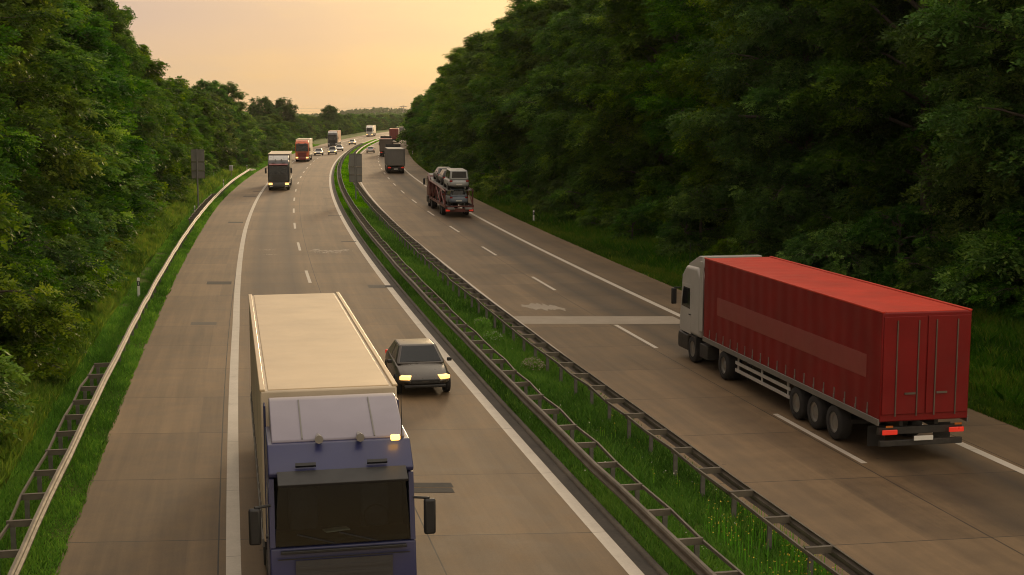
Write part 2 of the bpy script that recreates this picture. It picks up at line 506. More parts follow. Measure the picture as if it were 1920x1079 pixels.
def dashes(name, off, s_first, s_last):
    V = []; UV = []; F = []
    s = s_first
    while s < s_last:
        for q in (0, 3):
            ss = np.array([s + q, s + q + 3.0])
            b = len(V)
            for o in (-.085, .085):
                pp = road(ss, off(ss) + o)
                for t in (0, 1):
                    V.append((*pp[t], .004)); UV.append((off(ss)[t] + o, ss[t]))
            F.append((b, b + 2, b + 3, b + 1))
        s += 18.0
    o = link(bpy.data.objects.new(name, np_mesh(name, np.array(V), np.array(F), mLine, uv=np.array(UV))))
    tag(o, kind='structure')
sL, _ = so_px(580.6, 531); sR, _ = so_px(1230, 653)
dashes('lane_marking', oLdash, sL - 18 * 5, 1200)
dashes('lane_marking', oRdash, sR - 18 * 5, 1200)

def patch(name, s, o0, o1, ln, m, z, skew, ragged=0.0, n=14):
    """a thin repair patch laid on the slabs, kept 4 mm proud"""
    top = []; bot = []
    for t in np.linspace(0, 1, n):
        o = o0 + (o1 - o0) * t
        j0, j1 = (random.uniform(-1, 1) * ragged for _ in range(2))
        e = math.sin(math.pi * t) ** .5 if ragged else 1
        top.append((o, s - skew * (o - o0) + ln * .5 * e + j0)); bot.append((o, s - skew * (o - o0) - ln * .5 * e + j1))
    UV = np.array(bot + top); P = road(UV[:, 1], UV[:, 0])
    V = np.column_stack([P, np.full(len(P), z)])
    F = np.array([(i, i + 1, n + i + 1, n + i) for i in range(n - 1)])
    tag(link(bpy.data.objects.new(name, np_mesh(name, V, F, m, uv=UV))), kind='structure')
for (xa, xb, yc, th, m_, z_, sk) in [
        (388, 434, 531, 1.3, mPatchD, .005, .145), (428, 456, 417.5, 1.4, mPatchD, .005, .145), (456, 480, 368.5, 1.4, mPatchD, .005, .145),
        (474, 492, 359, 1.2, mPatchD, .005, .145), (690, 722, 537.5, 1.4, mPatchG, .005, .145), (722, 738, 537.5, .9, mPatchD, .009, .145),
        (765, 848, 910, .42, mPatchD, .005, .145), (766, 850, 920, .42, mPatchD, .006, .145), (640, 668, 453.5, .5, mPatchD, .005, .145),
        (615, 640, 405, .7, mPatchD, .005, .145), (358, 406, 607, .8, mPatchG, .005, .145),
        (606, 622, 372, .8, mPatchD, .005, .145), (604, 618, 352, .9, mPatchG, .005, .145), (607, 619, 331, 1.0, mPatchG, .005, .145)]:
    s_, o_ = so_px(xa, yc); s2_, o2_ = so_px(xb, yc)
    patch('repair_patch', s_, o_, o2_, th, m_, z_, (s_ - s2_) / max(.1, o2_ - o_))
s_, o_ = so_px(968, 600); s2_, o2_ = so_px(1262, 600)
patch('pale_slab_strip', s_, 4.1, o2_ + .3, 2.3, mPatchL, .002, (s_ - s2_) / (o2_ - o_))
s_, o_ = so_px(974, 573); s2_, o2_ = so_px(1062, 579)
patch('mortar_stain', s_, o_, o2_, 2.0, mPatchL, .002, (s_ - s2_) / (o2_ - o_), ragged=.45, n=26)
for (xa, xb, yc, th) in [(578, 662, 471, .5), (590, 640, 474.5, .25), (586, 600, 468, .5), (640, 655, 469, .5), (486, 516, 469, .25), (494, 520, 477.5, .2)]:
    s_, o_ = so_px(xa, yc); s2_, o2_ = so_px(xb, yc)
    patch('chalky_scrape', s_, o_, o2_, th, mChalk if xa > 550 else mPatchL, .003, (s_ - s2_) / (o2_ - o_), ragged=.2, n=30)

# ------------------------------------------------------------------ guard rails
WB = [(0, .75), (.055, .738), (.083, .705), (.083, .67), (.022, .625), (.022, .565), (.083, .52), (.083, .485), (.055, .452), (0, .44)]
def rail_mesh(name, off, side, s0, s1, m, parent, step=2.0, wob=.014, end_dive=False, seed=1):
    r = np.random.default_rng(seed)
    ss = np.arange(s0, s1 + .01, step)
    j = r.normal(0, wob, len(ss)); jz = r.normal(0, wob * .5, len(ss))
    j = (j + np.roll(j, 1)) * .6
    V = []
    for i, s in enumerate(ss):
        dz = jz[i]
        if end_dive:
            dz -= .62 * max(0, 1 - (s1 - s) / 14.0)
        for d, z in WB:
            p = road(s, off(s) + side * d + j[i])
            V.append((p[0], p[1], z + dz))
    n = len(WB); F = []
    for i in range(len(ss) - 1):
        for k in range(n - 1): F.append((i * n + k, i * n + k + 1, (i + 1) * n + k + 1, (i + 1) * n + k))
    o = MB().add(V, F).build(name, m, parent)
    sd = o.modifiers.new('Solidify', 'SOLIDIFY'); sd.thickness = .008; sd.offset = 0
    # joint plates bolts : short sleeves where two lengths of rail overlap
    return o
def strap_mesh(name, off, s0, s1, m, parent, z=.70, seed=2, wob=.022):
    r = np.random.default_rng(seed)
    ss = np.arange(s0, s1 + .01, 2.0)
    jz = r.normal(0, wob, len(ss)); jo = r.normal(0, wob, len(ss))
    V = []; F = []
    for i, s in enumerate(ss):
        for do, dz in ((-.022, -.035), (.022, -.035), (.022, .035), (-.022, .035)):
            p = road(s, off(s) + do + jo[i]); V.append((p[0], p[1], z + dz + jz[i]))
    for i in range(len(ss) - 1):
        for k in range(4): F.append((i * 4 + k, i * 4 + (k + 1) % 4, i * 4 + 4 + (k + 1) % 4, i * 4 + 4 + k))
    return MB().add(V, F).build(name, m, parent)

def spacer_mb(side, reach):
    b = MB()     # x = 0 at the strap, rail at x = -side... local x runs to the right of the road
    b.box((side * reach / 2, 0, .742), (reach, .085, .012))
    b.box((side * reach / 2, -.035, .675), (reach, .008, .125))
    b.box((side * reach / 2, .035, .70), (reach, .008, .07))
    return b
def post_mb(h=.69):
    b = MB()
    b.box((0, -.026, h / 2 - .1), (.1, .006, h + .2)); b.box((-.047, .004, h / 2 - .1), (.006, .054, h + .2)); b.box((.047, .004, h / 2 - .1), (.006, .054, h + .2))
    return b

def guard_rail(label, off, side, s0, s1, strap_gap, spans, seed, end_dive=False, limit=100, simple=()):
    """side = direction (in offset) from the strap to the rail's face"""
    p0 = ground_at(max(s0, 0), float(off(max(s0, 0))))
    g = thing('guard_rail', label, 'guard rail')
    rail_mesh('rail_beam', off, side, s0, s1, M['steel'], g, seed=seed, end_dive=end_dive)
    strap_off = lambda s: off(s) - side * strap_gap
    sm = spacer_mb(side, strap_gap + .005).mesh('spacer', M['steel']); pm = post_mb().mesh('post', M['steel_dark'])
    rest_s = []; 
    n = 0
    for (a, b) in spans:
        strap_mesh('tension_strap', strap_off, a, b, M['steel'] if side > 0 else M['steel'], g, seed=seed + 5)
        for s in np.arange(a, b + .01, 2.0):
            if n < limit:
                p = road(s, strap_off(s)); rz = heading(s)
                o = link(bpy.data.objects.new('spacer', sm)); o.parent = g; o.location = (p[0], p[1], 0); o.rotation_euler = (0, 0, rz)
                p = road(s, strap_off(s) + side * .12)
                o = link(bpy.data.objects.new('post', pm)); o.parent = g; o.location = (p[0], p[1], 0); o.rotation_euler = (0, 0, rz)
                n += 1
            else: rest_s.append(s)
    for (a, b) in simple:
        for s in np.arange(a, b + .01, 2.0):
            if n < limit:
                p = road(s, off(s) - side * .05)
                o = link(bpy.data.objects.new('post', pm)); o.parent = g; o.location = (p[0], p[1], 0); o.rotation_euler = (0, 0, heading(s)); n += 1
    if rest_s:
        b1 = MB()
        for s in rest_s:
            m1 = Matrix.Translation((*road(s, strap_off(s)), 0)) @ Matrix.Rotation(heading(s), 4, 'Z')
            for src in (spacer_mb(side, strap_gap), post_mb()):
                b1.add([m1 @ Vector(q) for q in src.v], src.f)
        tag(b1.build('far_spacers', M['steel_dark'], g), kind='stuff')
    return g
guard_rail('galvanised guard rail along the left grass verge, ending in a bend beyond the sign', oLrail, 1, -16, 232, .52, [(-14, 49.6), (113, 150)], 3, end_dive=True, limit=100, simple=[(52, 112), (152, 226)])
guard_rail('galvanised guard rail with dark spacers on the median, nearer the oncoming lanes', oMLrail, -1, -16, 640, .50, [(-14, 420)], 11)
guard_rail('galvanised guard rail with spacers on the median, edging the departing lanes', oMRrail, 1, -16, 640, .55, [(-15, 420)], 21)

#PART2
# ------------------------------------------------------------------ trees
def tube_np(path, r0, r1, sides=6):
    path = np.asarray(path, float); n = len(path)
    d = np.gradient(path, axis=0); d /= np.linalg.norm(d, axis=1)[:, None] + 1e-9
    ref = np.where(np.abs(d[:, 2:3]) < .9, np.array([[0, 0, 1.0]]), np.array([[1.0, 0, 0]]))
    a = np.cross(d, ref); a /= np.linalg.norm(a, axis=1)[:, None] + 1e-9
    b = np.cross(d, a)
    rad = np.linspace(r0, r1, n)[:, None, None]
    t = np.arange(sides) * 2 * np.pi / sides
    V = path[:, None, :] + rad * (a[:, None, :] * np.cos(t)[None, :, None] + b[:, None, :] * np.sin(t)[None, :, None])
    i, k = np.meshgrid(np.arange(n - 1), np.arange(sides), indexing='ij')
    k2 = (k + 1) % sides
    F = np.stack([i * sides + k, i * sides + k2, (i + 1) * sides + k2, (i + 1) * sides + k], -1).reshape(-1, 4)
    return V.reshape(-1, 3), F

def tree_meshes(name, seed, H, Rm, base, leaves, ll, lw, m_leaf, droop=.25, limbs=26, flat=.5, top=.85, peak=.4, gaps=.12, cl=1.0):
    """wood and foliage of one tree: trunk, limbs, boughs; leaf-sized faces set in sprays round the bough ends"""
    r = np.random.default_rng(seed)
    VV = []; FF = []; nv = 0
    def put(path, a, b, sd):
        nonlocal nv
        v, f = tube_np(path, a, b, sd); VV.append(v); FF.append(f + nv); nv += len(v)
    tn = 10
    lean = r.normal(0, .035 * H, 2)
    tz_ = np.linspace(-.4, H * top, tn)
    q = np.clip(tz_ / (H * top), 0, 1)
    trunk = np.column_stack([lean[0] * q ** 1.5 + r.normal(0, .07, tn) * q, lean[1] * q ** 1.5 + r.normal(0, .07, tn) * q, tz_])
    put(trunk, H * .0125 + .06, .035, 8)
    cc = []; cd = []
    az0 = r.uniform(0, 6.28)
    for li in range(limbs):
        t = (li + r.uniform(.1, .9)) / limbs
        if r.random() < gaps: continue
        h0 = base * H + (H * top - base * H) * t
        rt = t
        prof = (rt / peak) ** .55 if rt < peak else ((1 - rt) / (1 - peak)) ** .7
        L = Rm * (.30 + .78 * prof) * r.uniform(.72, 1.18)
        az = az0 + li * 2.39996 + r.normal(0, .35)
        el = R(8 + 52 * t + r.normal(0, 8))
        st = np.array([np.interp(h0, trunk[:, 2], trunk[:, 0]), np.interp(h0, trunk[:, 2], trunk[:, 1]), h0])
        dirh = np.array([math.cos(az), math.sin(az)])
        m = 7; tt = np.linspace(0, 1, m)
        path = np.column_stack([st[0] + dirh[0] * L * tt * math.cos(el) + r.normal(0, .07, m) * tt * L * .3,
                                st[1] + dirh[1] * L * tt * math.cos(el) + r.normal(0, .07, m) * tt * L * .3,
                                st[2] + L * tt * math.sin(el) - droop * L * tt ** 2.2 + r.normal(0, .05, m) * tt])
        path[:, 2] = np.maximum(path[:, 2], .25)
        put(path, .018 * L + .025, .012, 5)
        nb = int(5 + L * 1.5)
        for bi in range(nb):
            u = r.uniform(.22, 1.0) if bi else 1.0
            p0 = np.array([np.interp(u, tt, path[:, c]) for c in range(3)])
            baz = az + r.choice([-1, 1]) * r.uniform(.25, 1.35) * (1.0 if u < .95 else .3)
            bl = L * (.20 + .30 * (1 - u)) * r.uniform(.7, 1.35) + .35
            bel = R(r.normal(14, 16))
            bt = np.linspace(0, 1, 4)
            bp = np.column_stack([p0[0] + math.cos(baz) * bl * bt * math.cos(bel), p0[1] + math.sin(baz) * bl * bt * math.cos(bel),
                                  p0[2] + bl * bt * math.sin(bel) - droop * bl * 1.3 * bt ** 2])
            bp[:, 2] = np.maximum(bp[:, 2], .2)
            put(bp, .014, .005, 3)
            for w in (.45, .8, 1.05):
                c = np.array([np.interp(min(w, 1), bt, bp[:, k]) for k in range(3)]) + r.normal(0, .10, 3)
                cc.append(c); cd.append((math.cos(baz), math.sin(baz)))
    # a leader tuft
    for _ in range(5):
        cc.append(trunk[-1] + r.normal(0, .35, 3) + np.array([0, 0, .4])); cd.append((r.normal(), r.normal()))
    cc = np.array(cc); cd = np.array(cd); cd /= np.linalg.norm(cd, axis=1)[:, None]
    nc = len(cc)
    size = r.uniform(.45, 1.05, nc) * cl * (.42 + .06 * Rm)
    w = size ** 2.2; w /= w.sum()
    # sprays : short twigs with leaves on both sides
    per = 9
    ns = int(leaves / per)
    ci = r.choice(nc, ns, p=w)
    g = r.normal(0, 1, (ns, 3)); g /= np.linalg.norm(g, axis=1)[:, None]
    rad = r.random(ns) ** .45
    sp = cc[ci] + g * (rad * size[ci])[:, None] * np.array([1, 1, flat])
    # spray direction : outwards along the bough, hanging a little
    out = np.column_stack([cd[ci] * .9, np.zeros(ns)]) + g * .75
    out[:, 2] = out[:, 2] * .5 - droop * .9 + r.normal(0, .18, ns)
    out /= np.linalg.norm(out, axis=1)[:, None]
    up = np.array([0, 0, 1.0]) + r.normal(0, .38, (ns, 3))
    sd = np.cross(out, up); sd /= np.linalg.norm(sd, axis=1)[:, None]
    nm = np.cross(sd, out)
    k = np.arange(per)
    along = (k / per) * ll * 2.6
    side = np.where(k % 2 == 0, 1.0, -1.0); side[-1] = 0.0
    P = sp[:, None, :] + out[:, None, :] * along[None, :, None] - np.array([0, 0, 1.0]) * (along ** 2 * .5 * (.4 + droop))[None, :, None]
    ld = out[:, None, :] * .55 + sd[:, None, :] * (side * .9)[None, :, None] + r.normal(0, .22, (ns, per, 3))
    ld /= np.linalg.norm(ld, axis=2)[:, :, None]
    ln = nm[:, None, :] + r.normal(0, .30, (ns, per, 3))
    lw_ = np.cross(ld, ln); lw_ /= np.linalg.norm(lw_, axis=2)[:, :, None] + 1e-9
    sc_ = r.uniform(.65, 1.25, (ns, per, 1))
    A = P; B = P + ld * (ll * .45) * sc_ + lw_ * (lw * .5) * sc_; C = P + ld * ll * sc_; D = P + ld * (ll * .45) * sc_ - lw_ * (lw * .5) * sc_
    V = np.stack([A, B, C, D], 2).reshape(-1, 3)
    V[:, 2] = np.maximum(V[:, 2], .03)
    F = np.arange(len(V)).reshape(-1, 4)
    ct = r.normal(.04, .22, nc)
    tint = np.clip(.42 + ct[ci][:, None] + r.normal(0, .10, (ns, 1)) + r.normal(0, .11, (ns, per)), 0, 1).reshape(-1)
    crown = np_mesh(name + '_crown', V, F, m_leaf, tint=tint)
    wood = np_mesh(name + '_trunk', np.concatenate(VV), np.concatenate(FF), M['bark'])
    wood.polygons.foreach_set('use_smooth', [True] * len(wood.polygons))
    return wood, crown

K = {}
K['locust1'] = tree_meshes('locust', 11, 22, 6.0, .05, 170000, .215, .095, M['leaf_dark'], droop=.22, limbs=40, peak=.38)
K['locust2'] = tree_meshes('locust', 12, 23, 6.6, .04, 185000, .215, .095, M['leaf_dark'], droop=.30, limbs=44, peak=.42)
K['locust3'] = tree_meshes('locust', 13, 21, 5.6, .03, 165000, .21, .10, M['leaf_mid'], droop=.18, limbs=40, peak=.36)
K['maple'] = tree_meshes('maple', 14, 17, 5.0, .03, 130000, .185, .125, M['leaf_mid'], droop=.26, limbs=38, peak=.36)
K['hazel'] = tree_meshes('hazel', 15, 14, 4.8, .02, 120000, .18, .125, M['leaf_yellow'], droop=.36, limbs=36, peak=.34)
K['elm'] = tree_meshes('elm', 16, 18, 4.9, .03, 130000, .185, .10, M['leaf_dark'], droop=.22, limbs=40, peak=.4)
K['far1'] = tree_meshes('far_tree', 17, 14, 4.6, .03, 26000, .42, .27, M['leaf_far'], droop=.2, limbs=30, peak=.42)
K['far2'] = tree_meshes('far_tree', 18, 13, 5.0, .03, 26000, .42, .27, M['leaf_mid'], droop=.25, limbs=30, peak=.38)
K['far3'] = tree_meshes('far_tree', 19, 15, 4.4, .10, 22000, .42, .25, M['leaf_far'], droop=.15, limbs=34, peak=.55, gaps=.2)
K['shrub1'] = tree_meshes('shrub', 20, 3.6, 2.2, .02, 26000, .12, .065, M['leaf_dark'], droop=.35, limbs=18, peak=.35, cl=.8)
K['shrub2'] = tree_meshes('shrub', 21, 2.8, 1.9, .02, 22000, .12, .07, M['leaf_yellow'], droop=.45, limbs=16, peak=.3, cl=.8)
first = {}
def plant(kind, s, off, label, cat='tree', group=None, h=1.0, w=None, name='roadside_tree', rz=None, dz=-.1, simple=False):
    x, y, z = ground_at(s, off)
    o = thing(name, label, cat, (x, y, z + dz), random.uniform(0, 6.28) if rz is None else rz, group)
    w = h if w is None else w
    o.scale = (w, w, h)
    wood, crown = K[kind]
    for nm, me in (('trunk', wood), ('crown', crown)):
        c = link(bpy.data.objects.new(nm, me)); c.parent = o
    return o

def zone(side, s):
    if side == 'L':
        for lim, t in ((44, 'at the left picture edge'), (72, 'behind the nearest left delineator'), (112, 'short of the left sign'), (150, 'behind the left sign'),
                       (205, 'by the rail end past the left sign'), (290, 'left of the dark oncoming truck'), (400, 'left of the orange truck'),
                       (560, 'behind the brown-trailered truck'), (2000, 'behind the far white truck')):
            if s < lim: return t
    for lim, t in ((45, 'above the red trailer\'s rear'), (64, 'above the red trailer'), (90, 'above the red truck\'s cab'),
                   (125, 'behind the right verge delineator'), (175, 'right of the car transporter'), (250, 'right of the pale-roofed tipper'),
                   (360, 'right of the reddish tipper'), (2000, 'at the right forest\'s far end')):
        if s < lim: return t
KD = {'locust1': 'tall dark feathery tree', 'locust2': 'broad dark drooping tree', 'locust3': 'mid green feathery tree', 'maple': 'full mid green tree',
      'hazel': 'yellowish green spreading tree', 'elm': 'dark narrow-leaved tree', 'far1': 'dark round tree', 'far2': 'bushy mid green tree', 'far3': 'loose tall tree against the sky'}
def forest(side, kinds, rows, hfun, gname):
    for (off, s0, s1, step, jit, rowname, sc0) in rows:
        s = s0; q = 0
        while s < s1:
            k = kinds(s, q); H0 = {'locust1': 22, 'locust2': 23, 'locust3': 21, 'maple': 17, 'hazel': 14, 'elm': 18, 'far1': 14, 'far2': 13, 'far3': 15}[k]
            h = hfun(s) / H0 * random.uniform(.9, 1.1) * sc0
            wv = (h * random.uniform(.9, 1.1)) if h > .8 else (h ** .6) * random.uniform(.9, 1.08)
            so = s + random.uniform(-.3, .3) * step
            oo = (off(s) if callable(off) else off) + random.uniform(-jit, jit)
            if side == 'L' and rowname == 'front row' and 100 < so < 137: wv *= .70; oo -= .6
            plant(k, so, oo, '%s, %s, %s' % (KD[k], rowname, zone(side, s)), group='%s of trees, %s' % (rowname, zone(side, s)), h=h, w=min(wv, 1.15))
            s += step * random.uniform(.85, 1.15) * (1 if s < 300 else 1.25); q += 1
Lk = ['maple', 'elm', 'hazel', 'maple', 'hazel', 'elm', 'maple']
hL = O([(0, 17.5), (60, 18.5), (130, 19), (142, 16.5), (158, 13.5), (172, 11.5), (200, 12), (235, 12.5), (275, 9.5), (350, 8.5), (600, 9), (900, 9.5)])
forest('L', lambda s, q: Lk[(q * 3 + int(s / 31)) % 7] if s < 200 else ('far1', 'far2')[(q + int(s / 40)) % 2],
       [(lambda s: np.interp(s, [40, 60, 90, 112, 145, 158, 300], [-21.6, -21.0, -19.8, -20.1, -20.3, -20.5, -20.8]), 20, 300, 5.3, .7, 'front row', 1.0), (lambda s: -26.5 - .003 * s, 16, 300, 7.0, 1.0, 'second row', 1.08),
        (lambda s: -20.0, 304, 1000, 9.5, 1.2, 'front row', .78), (lambda s: -27, 304, 1000, 15, 1.5, 'second row', .95)],
       hL, 'left bank')
Rk = ['locust1', 'locust3', 'locust2', 'locust1', 'locust2', 'locust3']
oF = O([(30, 29.5), (52, 28), (75, 25.5), (110, 24), (200, 23), (330, 21.5), (480, 20.8)])
hR = O([(0, 23), (130, 23.3), (150, 22), (180, 21), (215, 19.5), (250, 18.2), (300, 16.2), (350, 14.2), (420, 13), (500, 12)])
forest('R', lambda s, q: Rk[(q * 5 + int(s / 23)) % 6] if s < 330 else ('far1', 'far2')[(q + int(s / 50)) % 2],
       [(oF, 28, 505, 7.0, .8, 'front row', 1.0), (lambda s: oF(s) + 6.5, 26, 460, 9.0, 1.0, 'second row', 1.03), (lambda s: oF(s) + 13.5, 30, 300, 13, 1.2, 'back row', 1.05)],
       hR, 'right forest')
# trees that stand out against the sky
for (px_, py_, D_, k, lab, hh) in [
        (395, 143, 225, 'maple', 'rounded dark tree with a bumpy crown standing above the left treeline beyond the sign', None),
        (430, 150, 235, 'elm', 'dark tree crowded against the rounded crown on its left, above the left treeline', None),
        (497, 180, 430, 'far3', 'loose open-crowned tree above the orange truck, left one of two on the skyline', None),
        (535, 182, 440, 'far3', 'loose open-crowned tree above the orange truck, right one of two on the skyline', None),
        (619, 197, 560, 'far1', 'lone tree rising above the hedge line over the far dark truck with the brown trailer', None),
        (655, 214, 640, 'far2', 'low bushy tree on the far treeline left of the cream truck', None)]:
    X = (px_ - 960) * D_ / 2503.0; H_ = 9.05 + (218 - py_) * D_ / 2503.0
    H0 = {'maple': 17, 'elm': 18, 'far3': 15, 'far1': 14, 'far2': 13}[k]
    o = thing('skyline_tree', lab, 'tree', (X, D_, .6), random.uniform(0, 6), None)
    h = H_ / H0; o.scale = (max(h, .8) * .95, max(h, .8) * .95, h)
    for nm, me in zip(('trunk', 'crown'), K[k]):
        c = link(bpy.data.objects.new(nm, me)); c.parent = o
# shrubs along both forest edges
def shrubs(side, off, s0, s1, step, hr=(.6, 1.25)):
    s = s0; q = 0
    while s < s1:
        k = ('shrub1', 'shrub2', 'shrub1')[q % 3]
        oo = (off(s) if callable(off) else off) + random.uniform(-.9, .9)
        lab = '%s under the %s trees, %s' % ({'shrub1': 'dark green bush', 'shrub2': 'yellowish drooping bush'}[k], {'L': 'left', 'R': 'right'}[side], zone(side, s))
        plant(k, s, oo, lab, 'bush', 'bushes at the foot of the trees, ' + zone(side, s), h=random.uniform(*hr), name='roadside_bush', dz=-.05)
        s += step * random.uniform(.7, 1.3); q += 1
shrubs('L', lambda s: -17.6 - .003 * s, 22, 230, 3.6)
shrubs('L', lambda s: -15.6, 232, 420, 7.5)
shrubs('R', lambda s: oF(s) - 3.9, 30, 260, 3.4)
shrubs('L', lambda s: np.interp(s, [28, 48, 60, 100], [-18.0, -17.3, -17.2, -17.8]), 27, 98, 2.7, (.95, 1.6))
shrubs('R', lambda s: oF(s) - 5.2, 40, 200, 8.5, (.45, .8))
# the wooded skyline far off
def far_wood(name, x0, x1, y, hfun, seed, dep=160):
    r = np.random.default_rng(seed)
    V = []; F = []
    nx = int(abs(x1 - x0) / 5)
    pts = []
    for i in range(nx * 5):
        u = r.random(); x = x0 + (x1 - x0) * u; yy = y + r.uniform(0, dep)
        pts.append((x, yy, hfun(u) * r.uniform(.75, 1.0)))
    b = 0; VV = []; FF = []; TT = []
    for (x, yy, h) in pts:
        n = 46
        g = r.normal(0, 1, (n, 3)); g /= np.linalg.norm(g, axis=1)[:, None]
        c = np.array([x, yy, h * .5]) + g * np.array([4.2, 4.2, h * .5])
        a = r.normal(0, 1, (n, 3)); a /= np.linalg.norm(a, axis=1)[:, None]; bb = np.cross(a, r.normal(0, 1, (n, 3))); bb /= np.linalg.norm(bb, axis=1)[:, None]
        q = np.stack([c - a * 1.5 - bb * 1.2, c + a * 1.5 - bb * 1.2, c + a * 1.5 + bb * 1.2, c - a * 1.5 + bb * 1.2], 1).reshape(-1, 3)
        VV.append(q); TT.append(np.clip(r.normal(.4, .15, n), 0, 1))
    V = np.concatenate(VV); F = np.arange(len(V)).reshape(-1, 4)
    o = link(bpy.data.objects.new(name, np_mesh(name, V, F, M['leaf_far'], tint=np.concatenate(TT))))
    return tag(o, kind='stuff')
far_wood('distant_woodland', -420, 60, 1750, lambda u: 9 + 5 * math.sin(u * 9) ** 2, 5)
far_wood('distant_woodland', -900, 500, 2500, lambda u: 15 + 8 * math.sin(u * 7 + 1) ** 2 + 4 * math.sin(u * 31), 6)

# ------------------------------------------------------------------ grass and flowers
def blades(name, s0, s1, o0, o1, dens, hmin, hmax, wmul, m, seed, zfun=tz, fall=60.0, patch_=.35, dry=.15):
    """blades of grass; density falls and blade size grows with distance from the near end"""
    r = np.random.default_rng(seed)
    S = []; Of = []; Hh = []; Wd = []
    step = 10.0
    for a in np.arange(s0, s1, step):
        d = max(1.0, (a + 5) / fall)
        n = int(step * abs(float(o1(a)) - float(o0(a))) * dens / d ** 1.5)
        ss = r.uniform(a, a + step, n)
        S.append(ss); Of.append(o0(ss) + (o1(ss) - o0(ss)) * r.random(n))
        Hh.append(np.full(n, d ** .25)); Wd.append(np.full(n, d ** .9))
    s = np.concatenate(S); of = np.concatenate(Of); hm = np.concatenate(Hh); wd = np.concatenate(Wd); n = len(s)
    # tufts: taller and yellower in places
    ph = np.sin(s * .9 + of * 2.3) * np.sin(s * .37 - of * 1.1) + np.sin(s * 2.1 + 1.0) * np.sin(of * 3.7) * .7
    tall = np.clip(.5 + patch_ * ph + r.normal(0, .18, n), 0, 1)
    h = (hmin + (hmax - hmin) * tall) * hm * r.uniform(.6, 1.2, n)
    p = road(s, of); z = zfun(of)
    az = r.uniform(0, 2 * np.pi, n); lean = r.uniform(.1, .75, n) * h
    la = r.uniform(0, 2 * np.pi, n)
    w = .010 * wmul * wd * r.uniform(.7, 1.5, n)
    B = np.column_stack([p, z - .03])
    side = np.column_stack([np.cos(az), np.sin(az), np.zeros(n)]) * w[:, None]
    T = B + np.column_stack([np.cos(la) * lean, np.sin(la) * lean, h])
    Mi = B + np.column_stack([np.cos(la) * lean * .3, np.sin(la) * lean * .3, h * .6])
    V = np.stack([B - side, B + side, Mi + side * .8, T, Mi - side * .8], 1).reshape(-1, 3)
    F = np.arange(n * 5).reshape(-1, 5)
    tint = np.clip(.38 + .22 * np.sin(s * .23 + of) + .12 * ph + r.normal(0, .14, n), 0, 1)
    tint = np.where(r.random(n) < .05 + dry * np.clip(ph, 0, 1), r.uniform(.8, 1.0, n), tint)
    o = link(bpy.data.objects.new(name, np_mesh(name, V, F, m, tint=tint)))
    return tag(o, kind='stuff')
blades('grass', 22, 130, lambda s: s * 0 + .62, lambda s: s * 0 + 3.75, 900, .06, .30, 1.0, M['grass_median'], 31, fall=38)
blades('grass', 130, 520, lambda s: s * 0 + .62, lambda s: s * 0 + 3.6, 900, .06, .26, 1.1, M['grass_median'], 32, fall=40)
blades('grass', 18, 420, lambda s: oLedge(s) - 2.6, lambda s: oLedge(s) + .06, 800, .05, .22, 1.0, M['grass_median'], 33, fall=38)
blades('grass', 18, 420, lambda s: s * 0 - 19.5, lambda s: oLedge(s) - 2.0, 420, .12, .55, 1.3, M['grass'], 34, fall=42, dry=.15)
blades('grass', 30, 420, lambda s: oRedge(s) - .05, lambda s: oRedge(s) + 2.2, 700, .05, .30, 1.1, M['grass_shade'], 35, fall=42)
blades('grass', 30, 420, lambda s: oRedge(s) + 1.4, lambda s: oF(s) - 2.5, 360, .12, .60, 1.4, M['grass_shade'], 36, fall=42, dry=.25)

mY = mat('yellow_petals', (.55, .40, .03), .7, var=.2); mPk = mat('pale_pink_petals', (.48, .36, .33), .7, var=.2); mWh = mat('white_petals', (.55, .54, .45), .7)
def flowers(name, s0, s1, o0, o1, n, h0, h1, size, m, seed, clump=None, stem=True):
    r = np.random.default_rng(seed)
    s = r.uniform(s0, s1, n); of = r.uniform(o0, o1, n)
    if clump is not None:
        c = r.integers(0, clump, n); cs = r.uniform(s0, s1, clump); co = r.uniform(o0, o1, clump)
        s = cs[c] + r.normal(0, .5, n); of = np.clip(co[c] + r.normal(0, .25, n), o0, o1)
    p = road(s, of); h = r.uniform(h0, h1, n)
    C = np.column_stack([p, h + tz(of)])
    VV = []; FF = []; nn = 0
    V = []
    g = r.normal(0, 1, (n, 3)) + np.array([0, 0, 1.4]); g /= np.linalg.norm(g, axis=1)[:, None]
    a = np.cross(g, r.normal(0, 1, (n, 3))); a /= np.linalg.norm(a, axis=1)[:, None]; b = np.cross(g, a)
    sz = size * r.uniform(.6, 1.3, (n, 1))
    V = np.stack([C + a * sz, C + b * sz, C - a * sz, C - b * sz], 1).reshape(-1, 3)
    F = np.arange(n * 4).reshape(-1, 4)
    o = link(bpy.data.objects.new(name, np_mesh(name, V, F, m)))
    tag(o, kind='stuff')
    if stem:
        w = .006
        B = np.column_stack([p, tz(of) - .02]); sd = np.column_stack([np.full(n, w), np.zeros(n), np.zeros(n)])
        V = np.stack([B - sd, B + sd, C + sd * .5, C - sd * .5], 1).reshape(-1, 3)
        o2 = link(bpy.data.objects.new('flower_stems', np_mesh('flower_stems', V, F, M['grass_median'], tint=np.full(n, .6))))
        tag(o2, kind='stuff')
flowers('yellow_wildflowers', 23.5, 29, 2.2, 3.9, 420, .15, .50, .017, mY, 41, clump=26)
flowers('yellow_wildflowers', 29, 40, 2.1, 3.6, 60, .10, .35, .015, mY, 42, clump=14)
flowers('white_wildflowers', 23, 60, .8, 3.5, 190, .05, .25, .018, mWh, 43, clump=34)
